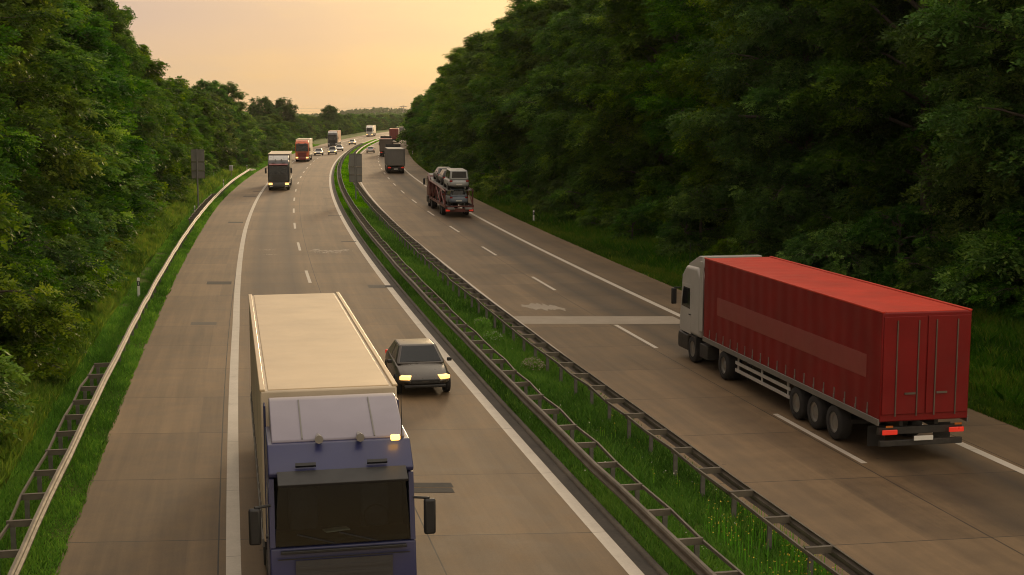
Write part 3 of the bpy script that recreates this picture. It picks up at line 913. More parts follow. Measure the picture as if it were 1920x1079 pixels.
def flower_bush(px_, py_, lab, n, sx, so_, h, m, seed):
    s, o = so_px(px_, py_)
    r = np.random.default_rng(seed)
    c = np.array(ground_at(s, o))
    t = thing('flowering_plant', lab, 'plant', tuple(c), heading(s), 'flowering clumps in the median')
    k = 5200
    g = r.normal(0, 1, (k, 3)); g /= np.linalg.norm(g, axis=1)[:, None]; g[:, 2] = np.abs(g[:, 2])
    ctr = g * r.random((k, 1)) ** .6 * np.array([so_, sx, h]) * r.uniform(.75, 1.2, (k, 1))
    a = r.normal(0, 1, (k, 3)); a /= np.linalg.norm(a, axis=1)[:, None]; b = np.cross(a, r.normal(0, 1, (k, 3)) + np.array([0, 0, 1.])); b /= np.linalg.norm(b, axis=1)[:, None]
    V = np.stack([ctr - a * .04, ctr + b * .018, ctr + a * .04, ctr - b * .018], 1).reshape(-1, 3); V[:, 2] = np.maximum(V[:, 2], 0)
    me = np_mesh('foliage', V, np.arange(len(V)).reshape(-1, 4), M['grass_median'], tint=np.clip(r.normal(.35, .15, k), 0, 1))
    x = link(bpy.data.objects.new('foliage', me)); x.parent = t
    th = r.uniform(0, 6.283, n); rr = np.clip(r.random(n) ** .55 + r.normal(0, .07, n), 0, 1.1)
    ctr = np.column_stack([rr * np.cos(th) * so_, rr * np.sin(th) * sx, h * np.sqrt(np.clip(1.02 - rr ** 2 * .8, .05, 2)) * r.uniform(.8, 1.15, n)])
    a = r.normal(0, 1, (n, 3)); a /= np.linalg.norm(a, axis=1)[:, None]; b = np.cross(a, r.normal(0, 1, (n, 3)) + np.array([0, 0, 1.])); b /= np.linalg.norm(b, axis=1)[:, None]
    q = .017
    V = np.stack([ctr - a * q, ctr + b * q, ctr + a * q, ctr - b * q], 1).reshape(-1, 3)
    me = np_mesh('blossom', V, np.arange(len(V)).reshape(-1, 4), m)
    x = link(bpy.data.objects.new('blossoms', me)); x.parent = t
flower_bush(1000, 695, 'low clump with dusty pink blossoms, nearest flowering clump in the median', 520, .75, .42, .38, mPk, 51)
flower_bush(925, 640, 'low clump with whitish blossoms in the median, beyond the pink clump', 170, .9, .42, .30, mWh, 52)
flower_bush(905, 612, 'sparse low clump with few pale blossoms in the median, farthest flowering clump', 90, .9, .4, .30, mPk, 53)

# ------------------------------------------------------------------ vehicles
def wheel(parent, x, y, r=.5, w=.30, meshes={}):
    key = (round(r, 3), round(w, 3))
    if key not in meshes:
        t = MB().lathe_x([(-w / 2, r * .60), (-w / 2, r * .93), (-w * .38, r), (w * .38, r), (w / 2, r * .93), (w / 2, r * .60), (-w / 2, r * .60)], 0, 0, 0, 22).mesh('tyre', M['rubber'])
        q = MB().lathe_x([(-w * .40, r * .02), (-w * .40, r * .25), (-w * .3, r * .32), (-w * .36, r * .5), (-w * .47, r * .60), (w * .47, r * .60), (w * .36, r * .5), (w * .3, r * .32), (w * .40, r * .25), (w * .40, r * .02)], 0, 0, 0, 18).mesh('rim', M['rim'])
        for me in (t, q): me.polygons.foreach_set('use_smooth', [True] * len(me.polygons))
        meshes[key] = (t, q)
    t, q = meshes[key]
    o = link(bpy.data.objects.new('wheel', t)); o.parent = parent; o.location = (x, y, r)
    c = link(bpy.data.objects.new('rim', q)); c.parent = o
    return o

def cab(t, col, y0=.55, high=3.72, visor=True, deflector=None, head='head', low=None, marks=False, stripe=None, vmat=None, inside=False):
    """cab-over tractor: y0 = back of the cab, front towards +y"""
    f = y0 + 2.35
    low = low or M['black']
    notch = [(f - .31, high - .50), (f - 1.2, high - .50), (f - 1.2, 1.90), (f - .13, 1.90)] if inside else []
    if inside:
        for sx in (-1, 1):
            MB().prism([(f - .30, high - .515), (f - 1.19, high - .515), (f - 1.19, 1.915), (f - .09, 1.915)], sx * 1.215, sx * 1.13).build('door_pillar', col, t)
        MB().box((0, f - 1.17, (high - .5 + 1.9) / 2), (2.24, .03, high - 2.42)).build('cab_lining', M['cab_cloth'], t)
        MB().prism([(f - .62, 1.905), (f - .55, 2.06), (f - .20, 2.0), (f - .16, 1.905)], -1.12, 1.12).build('dashboard', M['chassis'], t, bevel=.03)
        for sx in (-.62, .62):
            MB().prism([(f - 1.13, 1.91), (f - 1.15, 2.62), (f - 1.03, 2.66), (f - .92, 1.91)], sx - .25, sx + .25).build('seat', M['seat_cloth'], t, bevel=.05)
        MB().tube([(-.62 + .22 * math.cos(k_ * .5236), f - .70 - .10 * math.sin(k_ * .5236), 2.16 + .20 * math.sin(k_ * .5236)) for k_ in range(13)], .018, 6).build('steering_wheel', M['black'], t)
        MB().box((.1, f - .42, 2.07), (.42, .26, .02), (R(6), 0, .2)).build('paper_tray', M['white_plastic'], t)
    MB().prism([(y0, 1.0), (y0, high - .35), (y0 + .35, high), (f - .75, high - .04), (f - .28, high - .42)] + notch + [(f - .10, 2.0 - (.1 if inside else 0)), (f, 1.35), (f, 1.0)], -1.22, 1.22).build('cab_body', col, t, bevel=.15, seg=4)
    MB().prism([(f - 1.15, .36), (f - 1.15, .95), (f - .02, .985), (f + .05, .8), (f + .05, .42), (f - .05, .34)], -1.23, 1.23).build('bumper', low, t, bevel=.05)
    # windscreen follows the slope of the front
    a = Vector((0, f - .285, high - .50)); b = Vector((0, f - .105, 1.93))
    nrm = Vector((0, (a.z - b.z), (b.y - a.y))).normalized()
    w = MB(); v = []
    for p, hw in ((b, 1.13), (a, 1.06)):
        for sx in (-1, 1):
            v.append(Vector((sx * hw, p.y, p.z)) + nrm * .040)
    v2 = [p - nrm * .07 for p in v]
    w.add(v + v2, [(0, 1, 3, 2), (4, 6, 7, 5), (0, 2, 6, 4), (1, 5, 7, 3), (0, 4, 5, 1), (2, 3, 7, 6)]).build('windscreen', M['clear_glass'] if inside else M['glass'], t)
    wp = MB()
    for sx in (-.55, .15):
        wp.tube([(sx, f - .045, 1.95), (sx + .62, f - .085, 2.12)], .014, 5)
    wp.build('wiper', M['black'], t)
    for sx in (-1, 1):
        MB().prism([(f - 1.28, 1.95), (f - 1.28, 2.72), (f - .55, 2.72), (f - .34, 1.98)], sx * 1.235, sx * 1.21).build('side_window', M['glass'], t)
        d = MB().prism([(f - 1.42, 1.02), (f - 1.42, 2.85), (f - .45, 2.85), (f - .22, 1.9), (f - .22, 1.02)], sx * 1.228, sx * 1.20).build('door', col, t, bevel=.012)
        MB().box((sx * 1.245, f - 1.3, 1.75), (.03, .16, .035)).build('door_handle', M['black'], d)
        MB().box((sx * 1.46, f - .10, 2.30), (.20, .12, .62)).build('mirror', M['black'], t, bevel=.04)
        MB().tube([(sx * 1.2, f - .2, 2.62), (sx * 1.46, f - .1, 2.62)], .025, 6).build('mirror_arm', M['black'], t)
        MB().prism([(f - .12, .66), (f - .12, .92), (f + .062, .90), (f + .062, .66)], sx * .72, sx * 1.16).build('headlight', M[head], t, bevel=.02)
        MB().box((sx * .86, f + .058, .50), (.30, .02, .10)).build('fog_lamp', M['clear_lamp'], t)
        MB().prism([(y0 + .30, .55), (y0 + .30, 1.02), (y0 + 1.22, 1.02), (y0 + 1.22, .70), (y0 + 1.12, .96), (y0 + .45, .96)], sx * .85, sx * 1.23).build('mudguard', M['black'], t)
    g = MB()
    for i in range(5): g.box((0, f + .012, 1.08 + i * .125), (1.55, .03, .055))
    g.box((0, f - .0, 1.34), (1.62, .022, .72))
    g.build('grille', low, t)
    if stripe: MB().box((0, f - .055, 1.80), (2.1, .03, .17), (R(-12), 0, 0)).build('front_band', stripe, t)
    if visor: MB().prism([(f - .30, high - .50), (f - .26, high - .38), (f + .10, high - .52), (f + .08, high - .57)], -1.08, 1.08).build('sun_visor', vmat or M['black'], t, bevel=.01)
    if deflector is not None:
        MB().prism([(y0 + .02, high - .02), (y0 + .02, 4.0), (y0 + .35, 4.0), (f - .85, high + .0), (f - .85, high - .05)], -1.14, 1.14).build('roof_deflector', deflector, t, bevel=.13, seg=4)
    if deflector is not None:
        sm_ = MB()
        for sx in (-.62, .62): sm_.add([(sx - .012, y0 + .36, 4.012), (sx + .012, y0 + .36, 4.012), (sx + .012, f - .86, high + .022), (sx - .012, f - .86, high + .022),
                                        (sx - .012, y0 + .36, 3.98), (sx + .012, y0 + .36, 3.98), (sx + .012, f - .86, high - .01), (sx - .012, f - .86, high - .01)],
                                       [(0, 1, 2, 3), (7, 6, 5, 4), (0, 4, 5, 1), (1, 5, 6, 2), (2, 6, 7, 3), (3, 7, 4, 0)])
        sm_.build('deflector_rib', M['mid_grey'], t)
        for sx in (-1, 1): MB().prism([(y0 - .30, 1.3), (y0 - .30, 3.85), (y0 + .02, 3.85), (y0 + .02, 1.3)], sx * 1.19, sx * 1.23).build('side_fairing', col, t, bevel=.015)
        MB().tube([(-1.08, f - .75, high - .05), (-1.08, f - .82, high + .75)], [.012, .005], 5).build('aerial', M['black'], t)
        for sx in (-.35, .35): MB().tube([(sx, f - .95, high + .05), (sx, f - .60, high + .05)], [.03, .075], 8).build('air_horn', M['rim'], t)
    for sx in (-1, 1):
        MB().box((sx * .60, f - .30, high - .30), (.34, .05, .06), (R(50), 0, 0)).build('visor_bracket', M['black'], t)
    MB().box((0, f + .02, 1.74), (2.2, .012, .018)).build('panel_seam', M['black'], t)
    MB().box((0, f - .02, 1.845), (2.1, .07, .05)).build('wiper_cowl', M['black'], t, bevel=.01)
    if marks:
        for sx in marks: MB().box((sx * .95, f - .62, high + .02), (.16, .10, .09)).build('marker_lamp', M['amber'], t, bevel=.02)
    # chassis under and behind the cab
    c = MB()
    for sx in (-.42, .42): c.box((sx, -.6, .82), (.10, 5.4, .26))
    c.box((0, f - .9, .75), (.9, 1.3, .5)); c.box((0, -1.6, .95), (1.1, .9, .14))
    c.box((-1.0, .05, .62), (.45, .85, .5)); c.box((1.0, .05, .62), (.45, .85, .5))
    c.build('tractor_chassis', M['chassis'], t, bevel=.02)
    for sx in (-1, 1):
        wheel(t, sx * 1.05, y0 + .78, .50, .32); wheel(t, sx * .98, -2.0, .50, .52)

def trailer(t, col, roof, L=13.6, top=4.0, floor=1.12, stripe=None, rear='doors', tipper=False, edge=None, tail='tail', rear_mat=None, near=False):
    hw = 1.265
    bx = MB(); bx.box((0, -L / 2, (top + floor) / 2), (2 * hw, L, top - floor)); bx.build('trailer_box', col, t, bevel=.035)
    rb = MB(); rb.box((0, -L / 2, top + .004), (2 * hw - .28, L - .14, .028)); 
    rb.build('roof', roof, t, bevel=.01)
    e = edge or col
    for sx in (-1, 1):
        MB().box((sx * (hw - .035), -L / 2, top + .012), (.10, L - .02, .052)).build('roof_rail', e, t, bevel=.015)
        MB().box((sx * (hw + .008), -L / 2, floor - .01), (.05, L - .02, .17)).build('side_rail', M['mid_grey'] if not tipper else col, t, bevel=.01)
        if stripe: MB().box((sx * (hw + .004), -L / 2 - .3, floor + 1.35), (.012, L - 2.2, .62)).build('side_band', stripe, t)
        # side guard
        sg = MB()
        for z in (.55, .80): sg.box((sx * 1.2, -5.4, z), (.03, 4.6, .11))
        for y in (-3.3, -5.4, -7.5): sg.box((sx * 1.18, y, .78), (.04, .07, .6))
        sg.build('side_guard', M['light_grey'], t)
        if not tipper:
            if near:
                bu = MB(); bu.box((0, 0, .20), (.016, .045, .40)); bu.box((sx * .008, 0, .16), (.02, .07, .10))
                bme = bu.mesh('curtain_strap', M['mid_grey'])
                for i in range(1, 20):
                    o = link(bpy.data.objects.new('curtain_strap', bme)); o.parent = t; o.location = (sx * (hw + .006), -L * i / 20, floor)
        else:
            bu = MB()
            for i in range(0, 12): bu.box((sx * (hw + .03), -.2 - (L - .4) * i / 11, (top + floor) / 2), (.07, .10, top - floor - .1))
            bu.build('side_rib', col, t)
    rm = rear_mat or col
    if rear == 'doors':
        for sx in (-1, 1):
            d = MB(); d.box((sx * .62, -L - .018, (top + floor) / 2 + .05), (1.20, .036, top - floor - .30))
            d = d.build('rear_door', rm, t, bevel=.012)
            lb = MB()
            for x in (.25, .85): lb.tube([(sx * x, -L - .055, floor + .15), (sx * x, -L - .055, top - .2)], .018, 6)
            lb.box((sx * .45, -L - .06, floor + .75), (.30, .03, .05))
            lb.build('lock_bar', M['steel'], d)
    else:
        d = MB(); d.box((0, -L - .02, (top + floor) / 2), (2.36, .05, top - floor - .1))
        for i in range(5): d.box((-1.0 + i * .5, -L - .06, (top + floor) / 2), (.09, .06, top - floor - .2))
        d.box((0, -L - .07, top - .14), (2.4, .09, .22))
        d.build('tailgate', rm, t, bevel=.01)
    c = MB()
    for sx in (-.5, .5): c.box((sx, -L / 2, .98), (.12, L - .5, .24))
    for y in np.arange(-1.5, -L + .5, -1.6): c.box((0, y, 1.0), (2.3, .10, .14))
    c.box((0, -L + .12, .52), (2.35, .10, .16)); c.box((0, -L + .2, .84), (2.4, .12, .20))
    for sx in (-.55, .55): c.box((sx, -2.7, .52), (.14, .16, .85))
    c.box((0, -L * .70, .6), (1.9, 3.6, .14))
    MB().box((0, -L - .03, .66), (.54, .02, .12)).build('number_plate', M['white_plastic'], t)
    c.build('trailer_chassis', M['chassis'], t, bevel=.015)
    for sx in (-1, 1):
        MB().box((sx * .95, -L - .005, .84), (.42, .05, .13)).build('tail_light', M[tail], t, bevel=.015)
        MB().box((sx * .98, -L - .03, 1.0), (.20, .012, .05)).build('reflector', M['amber_off'], t)
        MB().box((sx * .95, -L + .75, .58), (.5, .02, .56)).build('mud_flap', M['black'], t)
        for k in range(3): wheel(t, sx * 1.06, -L * .70 + 1.31 - k * 1.31, .50, .36)

def vehicle_at(t, s, off, back=False, sc_=1.0):
    x, y = road(s, off)
    t.location = (float(x), float(y), .006); t.rotation_euler = (0, 0, heading(s) + (math.pi if back else 0)); t.scale = (sc_,) * 3

def truck(label, s, off, back, cabk, trk, sc_=1.0):
    t = thing('articulated_truck', label, 'truck')
    trailer(t, **trk); cab(t, **cabk)
    vehicle_at(t, s, off, back, sc_)
    return t
# the near truck coming towards the camera: its front of trailer stands at s = 25.6
truck('big truck with cream trailer roof and violet blue cab, nearest vehicle in the oncoming lanes', 26.3, -6.0, True,
      dict(col=M['blue'], high=3.55, deflector=M['lilac'], marks=(-1,), low=M['dark_grey'], inside=True), dict(col=M['cream'], roof=M['cream_roof'], edge=M['cream_roof'], near=True))
# the red truck driving away
truck('red trailer truck with pale cab, nearest vehicle in the departing lanes', 46.7, 9.98, False,
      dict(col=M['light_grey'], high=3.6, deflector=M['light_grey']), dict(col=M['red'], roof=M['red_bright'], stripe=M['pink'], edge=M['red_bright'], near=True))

# oncoming trucks in the distance (pixel x, y of the foot of the cab)
def s_at(py_, off): 
    Y = None
    f, h, y0 = 2503.0, 9.05, 218.0
    p = math.atan((539.5 - y0) / f); D = f * h / (math.cos(p) * (py_ - y0)); Y = (D - h * math.sin(p)) / math.cos(p)
    return s_of(Y, off)
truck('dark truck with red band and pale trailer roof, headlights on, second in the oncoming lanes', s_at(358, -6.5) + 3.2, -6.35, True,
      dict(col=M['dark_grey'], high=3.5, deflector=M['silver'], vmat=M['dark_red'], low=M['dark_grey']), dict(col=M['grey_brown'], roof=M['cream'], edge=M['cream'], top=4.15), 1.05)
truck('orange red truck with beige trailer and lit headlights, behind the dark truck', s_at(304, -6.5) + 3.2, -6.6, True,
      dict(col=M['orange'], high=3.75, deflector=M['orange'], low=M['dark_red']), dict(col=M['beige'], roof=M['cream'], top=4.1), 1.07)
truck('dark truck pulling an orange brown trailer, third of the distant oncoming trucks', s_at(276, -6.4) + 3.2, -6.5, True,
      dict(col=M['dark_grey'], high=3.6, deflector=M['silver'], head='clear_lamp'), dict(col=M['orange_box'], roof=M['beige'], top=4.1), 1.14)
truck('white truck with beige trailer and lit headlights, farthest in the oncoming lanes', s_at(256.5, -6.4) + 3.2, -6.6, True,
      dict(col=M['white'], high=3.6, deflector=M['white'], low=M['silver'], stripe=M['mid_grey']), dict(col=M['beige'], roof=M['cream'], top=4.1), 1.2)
# trucks driving away
for (lab, py_, ck, tk, sc_, do) in [
        ('grey tipper lorry with pale tarpaulin roof and dark cab, second truck in the departing lanes', 326, dict(col=M['dark_grey'], high=3.6, deflector=M['black']),
         dict(col=M['mid_grey'], roof=M['light_grey'], top=3.55, L=10.5, tipper=True, rear='gate'), 1.1, 0),
        ('brownish grey tipper lorry with reddish roof edge, ahead of the pale-roofed grey tipper', 294, dict(col=M['dark_grey'], high=3.6, deflector=M['black']),
         dict(col=M['grey_brown'], roof=M['pink'], top=3.55, L=10.5, tipper=True, rear='gate', edge=M['pink']), 1.1, 0),
        ('dark red trailer truck far ahead in the departing lanes', 268, dict(col=M['dark_red'], high=3.6, deflector=M['dark_red']),
         dict(col=M['dark_red'], roof=M['orange_box'], top=4.0), 1.18, -.3),
        ('grey trailer truck far ahead, in front of the dark red one', 262.5, dict(col=M['dark_grey'], high=3.6, deflector=M['black']),
         dict(col=M['mid_grey'], roof=M['cream'], top=4.0), 1.2, .2)]:
    L_ = tk.get('L', 13.6)
    truck(lab, s_at(py_, 10.3) + L_ * sc_, 10.3 + do, False, ck, tk, sc_)

CARM = {}
def car(label, col, kind='sedan', lights=None, tail='tail', name='car'):
    """front towards +y"""
    t = thing(name, label, 'car')
    key = (kind, col.name)
    hood = .92 if kind != 'van' else 1.15
    roof_z = {'sedan': 1.43, 'estate': 1.47, 'suv': 1.68, 'van': 1.95}[kind]
    ex = {'sedan': 0, 'estate': 0, 'suv': .08, 'van': .12}[kind]
    st = [(-2.24, .70, .50, .74), (-2.16, .84, .36, .90 + ex), (-1.75, .895, .26, .97 + ex), (-.9, .91, .22, .95 + ex), (0, .915, .22, .94 + ex), (.75, .91, .22, .93 + ex),
          (1.25, .90, .24, .90 + ex), (1.85, .86, .30, .78 + ex), (2.14, .76, .38, .66 + ex), (2.26, .60, .44, .56 + ex * .6)]
    V = []; F = []
    for y, w, zl, zh in st:
        V += [(-w * .80, y, zl), (-w, y, zl + .13), (-w * 1.0, y, (zl + zh) * .52), (-w * .94, y, zh - .05), (-w * .78, y, zh), (0, y, zh + .02),
              (w * .78, y, zh), (w * .94, y, zh - .05), (w * 1.0, y, (zl + zh) * .52), (w, y, zl + .13), (w * .80, y, zl)]
    n = 11
    for i in range(len(st) - 1):
        for k in range(n): F.append((i * n + k, i * n + (k + 1) % n, (i + 1) * n + (k + 1) % n, (i + 1) * n + k))
    F.append(tuple(range(n - 1, -1, -1))); F.append(tuple(range((len(st) - 1) * n, len(st) * n)))
    MB().add(V, F).build('body', col, t, smooth=True, subsurf=1)
    # cabin
    bz = .90 + ex
    yr = {'sedan': (-1.72, -1.05), 'estate': (-2.12, -1.92), 'suv': (-2.10, -1.85), 'van': (-2.14, -2.05)}[kind]
    yf = {'sedan': (1.12, .30), 'estate': (1.12, .32), 'suv': (1.10, .42), 'van': (1.30, .72)}[kind]
    wb, wt = .83, .60 if kind != 'van' else .72
    base = [(-wb, yr[0], bz), (wb, yr[0], bz), (wb, yf[0], bz), (-wb, yf[0], bz)]
    top_ = [(-wt, yr[1], roof_z - .03), (wt, yr[1], roof_z - .03), (wt, yf[1], roof_z), (-wt, yf[1], roof_z)]
    MB().add(base + top_, [(3, 2, 1, 0), (4, 5, 6, 7), (0, 1, 5, 4), (1, 2, 6, 5), (2, 3, 7, 6), (3, 0, 4, 7)]).build('cabin', col, t, bevel=.08, seg=3)
    def pane(nm, q, s0=.07, s1=.93, t0=.12, t1=.90):
        q = [Vector(p) for p in q]
        n_ = (q[1] - q[0]).cross(q[3] - q[0]).normalized()
        at = lambda u, v: (q[0] * (1 - u) + q[1] * u) * (1 - v) + (q[3] * (1 - u) + q[2] * u) * v
        v = [at(s0, t0), at(s1, t0), at(s1, t1), at(s0, t1)]
        ctr = Vector((0, (yr[0] + yf[0]) / 2, bz)); 
        if n_.dot(v[0] - ctr) < 0: n_ = -n_
        a = [p + n_ * .010 for p in v]; b = [p - n_ * .03 for p in v]
        MB().add(a + b, [(0, 1, 2, 3), (7, 6, 5, 4), (0, 4, 5, 1), (1, 5, 6, 2), (2, 6, 7, 3), (3, 7, 4, 0)]).build(nm, M['glass'], t)
    pane('windscreen', [base[3], base[2], top_[2], top_[3]]); pane('rear_window', [base[0], base[1], top_[1], top_[0]], .1, .9, .2, .88)
    pane('side_window', [base[1], base[2], top_[2], top_[1]], .06, .47); pane('side_window', [base[1], base[2], top_[2], top_[1]], .51, .90)
    pane('side_window', [base[0], base[3], top_[3], top_[0]], .06, .47); pane('side_window', [base[0], base[3], top_[3], top_[0]], .51, .90)
    for sx in (-1, 1):
        MB().box((sx * .62, 2.06, .64 + ex * .6), (.36, .26, .13), (0, 0, sx * R(-22))).build('headlight', M[lights] if lights else M['clear_lamp'], t, bevel=.03)
        MB().box((sx * .70, -2.14, .78 + ex), (.26, .14, .15), (0, 0, sx * R(18))).build('tail_light', M[tail], t, bevel=.03)
        MB().box((sx * 1.0, .82, .98 + ex), (.16, .10, .12)).build('mirror', M['black'], t, bevel=.03)
    MB().box((0, 2.20, .52 + ex * .5), (.95, .10, .15)).build('grille', M['black'], t, bevel=.02)
    MB().box((0, 2.17, .37), (1.35, .16, .10)).build('lower_bumper', M['black'], t, bevel=.03)
    MB().box((0, -2.22, .52 + ex * .5), (.52, .03, .11)).build('number_plate', M['white_plastic'], t)
    for sx in (-1, 1):
        for y in (-1.35, 1.40): wheel(t, sx * .80, y, .33, .22)
    return t
def car_at(label, px_, py_, off, back, col, kind='sedan', lights=None, sc_=1.0):
    t = car(label, col, kind, lights)
    s = s_at(py_, off)
    vehicle_at(t, s + 2.2, off, back, sc_)
    return t
car_at('white car with lit headlights right behind the orange truck', 583, 292, -5.3, True, M['silver'], 'sedan', 'head_soft', 1.08)
car_at('silver car with bright headlights leading the overtaking lane, beside the brown-trailered truck', 619, 290.5, -2.4, True, M['light_grey'], 'suv', 'head', 1.1)
car_at('white car following close behind the silver car with bright headlights', 633, 284, -2.1, True, M['white'], 'estate', None, 1.1)
car_at('small dark car with headlights on, alone ahead of the white truck', 664, 272, -2.3, True, M['silver'], 'sedan', 'head', 1.15)
car_at('silver car with red tail lights in the departing overtaking lane', 699, 287.5, 6.4, False, M['silver'], 'sedan', None, 1.08)
car_at('dark car half hidden beside the brownish grey tipper', 717, 268.5, 6.2, False, M['dark_grey'], 'estate', None, 1.1)
vt = car('pale van at the far end of the departing lanes by the trees', M['white'], 'van', name='van'); vt['category'] = 'van'
vehicle_at(vt, s_at(250.5, 10.4), 11.2, False, 1.5)
# the car overtaking the near truck
cr = car('dark grey car with lit headlights overtaking the big cream-roofed truck', M['car_brown'], 'sedan', 'head')
vehicle_at(cr, 46.0, -1.75, True)

# car transporter
def transporter(s, off):
    t = thing('car_transporter', 'dark red car transporter loaded with cars on two decks', 'car transporter')
    cab(t, M['frame_red'], high=3.0, deflector=None, visor=True, head='clear_lamp')
    fr = MB()
    for sx in (-1, 1):
        fr.box((sx * 1.2, -7.0, .95), (.10, 13.4, .22))
        fr.tube([(sx * 1.2, -13.6, 2.25), (sx * 1.2, -8.0, 2.42), (sx * 1.2, -.3, 2.55), (sx * 1.12, 2.0, 3.12)], .085, 6)
    fr.build('deck_frame', M['frame_red'], t)
    for y in (-13.2, -9.6, -6.2, -3.0, -.3):
        for sx in (-1, 1):
            MB().box((sx * 1.2, y, 1.65), (.12, .16, 1.6)).build('deck_post', M['frame_red'], t, bevel=.01)
    st_ = MB()
    for sx in (-1, 1):
        for (a, b) in ((-13.2, -9.6), (-9.6, -6.2), (-3.0, -6.2), (-.3, -3.0)):
            st_.tube([(sx * 1.22, a, 1.0), (sx * 1.22, b, 2.35)], .045, 5)
    st_.build('diagonal_strut', M['pink'], t)
    d = MB()
    for x in (-.75, .75):
        d.box((x, -7.0, .88), (.62, 13.2, .05))
    d.build('lower_deck', M['mid_grey'], t)
    u = MB()
    for x in (-.75, .75):
        u.add([(x - .31, -13.6, 2.27), (x + .31, -13.6, 2.27), (x + .31, -.3, 2.55), (x - .31, -.3, 2.55), (x - .31, -13.6, 2.32), (x + .31, -13.6, 2.32), (x + .31, -.3, 2.60), (x - .31, -.3, 2.60)],
              [(0, 3, 2, 1), (4, 5, 6, 7), (0, 1, 5, 4), (1, 2, 6, 5), (2, 3, 7, 6), (3, 0, 4, 7)])
        u.add([(x - .31, -.3, 2.55), (x + .31, -.3, 2.55), (x + .31, 2.0, 3.10), (x - .31, 2.0, 3.10), (x - .31, -.3, 2.60), (x + .31, -.3, 2.60), (x + .31, 2.0, 3.15), (x - .31, 2.0, 3.15)],
              [(0, 3, 2, 1), (4, 5, 6, 7), (0, 1, 5, 4), (1, 2, 6, 5), (2, 3, 7, 6), (3, 0, 4, 7)])
    u.build('upper_deck', M['mid_grey'], t)
    b = MB(); b.box((0, -13.72, .62), (2.45, .12, .30)); b.box((0, -13.65, .95), (2.45, .10, .12)); b.build('rear_bumper', M['frame_red'], t, bevel=.02)
    for x in (-.75, .75): MB().box((x, -13.95, .80), (.6, .7, .06), (R(12), 0, 0)).build('loading_ramp', M['mid_grey'], t)
    for sx in (-1, 1):
        MB().box((sx * 1.0, -13.80, .62), (.34, .06, .14)).build('tail_light', M['tail'], t)
        for k in range(2): wheel(t, sx * 1.02, -9.2 - k * 1.2, .42, .36)
    vehicle_at(t, s, off, False, 1.05)
    ms = t.matrix_basis.copy()
    hd = heading(s)
    for (lab, col, kind, y, z, pit) in [
            ('pale grey van with dark windows carried at the rear of the transporter upper deck', M['van_grey'], 'van', -11.2, 2.37, R(1.2)),
            ('dark grey estate car carried midway on the transporter upper deck', M['dark_grey'], 'estate', -5.6, 2.47, R(1.2)),
            ('dark car carried at the front of the transporter upper deck', M['dark_grey'], 'sedan', -1.6, 2.58, R(3.0)),
            ('blue grey car carried at the rear of the transporter lower deck', M['blue_grey'], 'suv', -11.3, .905, 0),
            ('dark grey car carried at the front of the transporter lower deck', M['dark_grey'], 'sedan', -5.0, .905, 0)]:
        c = car(lab, col, kind, tail='tail_off')
        p = Matrix.Translation(t.location) @ Matrix.Rotation(hd, 4, 'Z') @ Vector((0, y * 1.05, z * 1.05))
        c.location = p; c.rotation_euler = (pit, 0, hd)
        c.scale = (1.04, 1.18, .92) if kind == 'van' else (.98, .98, .95)
transporter(s_at(408, 10.4) + 14.2, 10.45)

# ------------------------------------------------------------------ signs and posts
def sign(label, px_, base_py, x0, x1, ytop, ybot, splits, dz=0.0):
    """back of a tall panel sign on one post; sizes come from the picture at the post's own distance"""
    X, Y = from_px(px_, base_py); D = 2503 * 9.05 / (base_py - 218)
    m = D / 2503.0
    zt = 9.05 - (ytop - 218) * m; zb = 9.05 - (ybot - 218) * m
    t = thing('road_sign', label, 'road sign', (X, Y, 0), 0)
    ww = (x1 - x0) * m; cx = ((x0 + x1) / 2 - px_) * m
    MB().tube([(0, .0, -.2), (0, .0, zt + .05)], .075, 12).build('pole', M['sign_back'], t, smooth=True)
    lim = [zt] + [zt - (zt - zb) * q for q in splits] + [zb]
    for a, b in zip(lim[:-1], lim[1:]):
        p = MB(); p.box((cx, .13, (a + b) / 2), (ww, .03, a - b - .015))
        p = p.build('panel', M['sign_back'], t, bevel=.008)
        f = MB()
        for z in (a - .05, b + .05): f.box((cx, .105, z), (ww, .03, .045))
        for x in (-.5, .5): f.box((cx + x * (ww - .03), .105, (a + b) / 2), (.03, .03, a - b - .02))
        f.build('stiffener', M['steel'], p)
        c = MB()
        for z in (a - .16, b + .16): c.box((0, .04, z), (.19, .19, .05))
        c.build('clamp', M['steel_dark'], p)
sign('back of a tall grey sign with three panels standing on the left grass verge', 372, 392, 360.5, 385.5, 280, 335, [.43, .73])
sign('back of a tall grey sign with stacked panels standing in the grass of the median', 667.5, 378, 655, 679.5, 288, 342, [.46, .74])

def delineator_meshes():
    tri = lambda z0, z1, k=1.0: MB().add([(-.06 * k, -.05 * k, z0), (.06 * k, -.05 * k, z0), (.06 * k, .03, z0), (0, .06 * k, z0), (-.06 * k, .03, z0),
                                    (-.06 * k, -.05 * k, z1), (.06 * k, -.05 * k, z1), (.06 * k, .03, z1), (0, .06 * k, z1), (-.06 * k, .03, z1)],
                                   [(4, 3, 2, 1, 0), (5, 6, 7, 8, 9)] + [(i, (i + 1) % 5, 5 + (i + 1) % 5, 5 + i) for i in range(5)])
    body = tri(-.1, 1.02); band = tri(.62, .86, 1.05)
    refl = MB().box((0, -.056, .75), (.04, .006, .16))
    return body.mesh('post', M['white_plastic']), band.mesh('black_band', M['black']), refl.mesh('reflector', M['clear_lamp'])
DM = delineator_meshes()
def delineator(label, s, off, z=0.0):
    x, y, gz = ground_at(s, off)
    t = thing('delineator_post', label, 'delineator', (x, y, max(gz, 0) + z), heading(s), 'white and black delineator posts')
    for nm, me in zip(('shaft', 'black_band', 'reflector'), DM):
        o = link(bpy.data.objects.new(nm, me)); o.parent = t
    return t
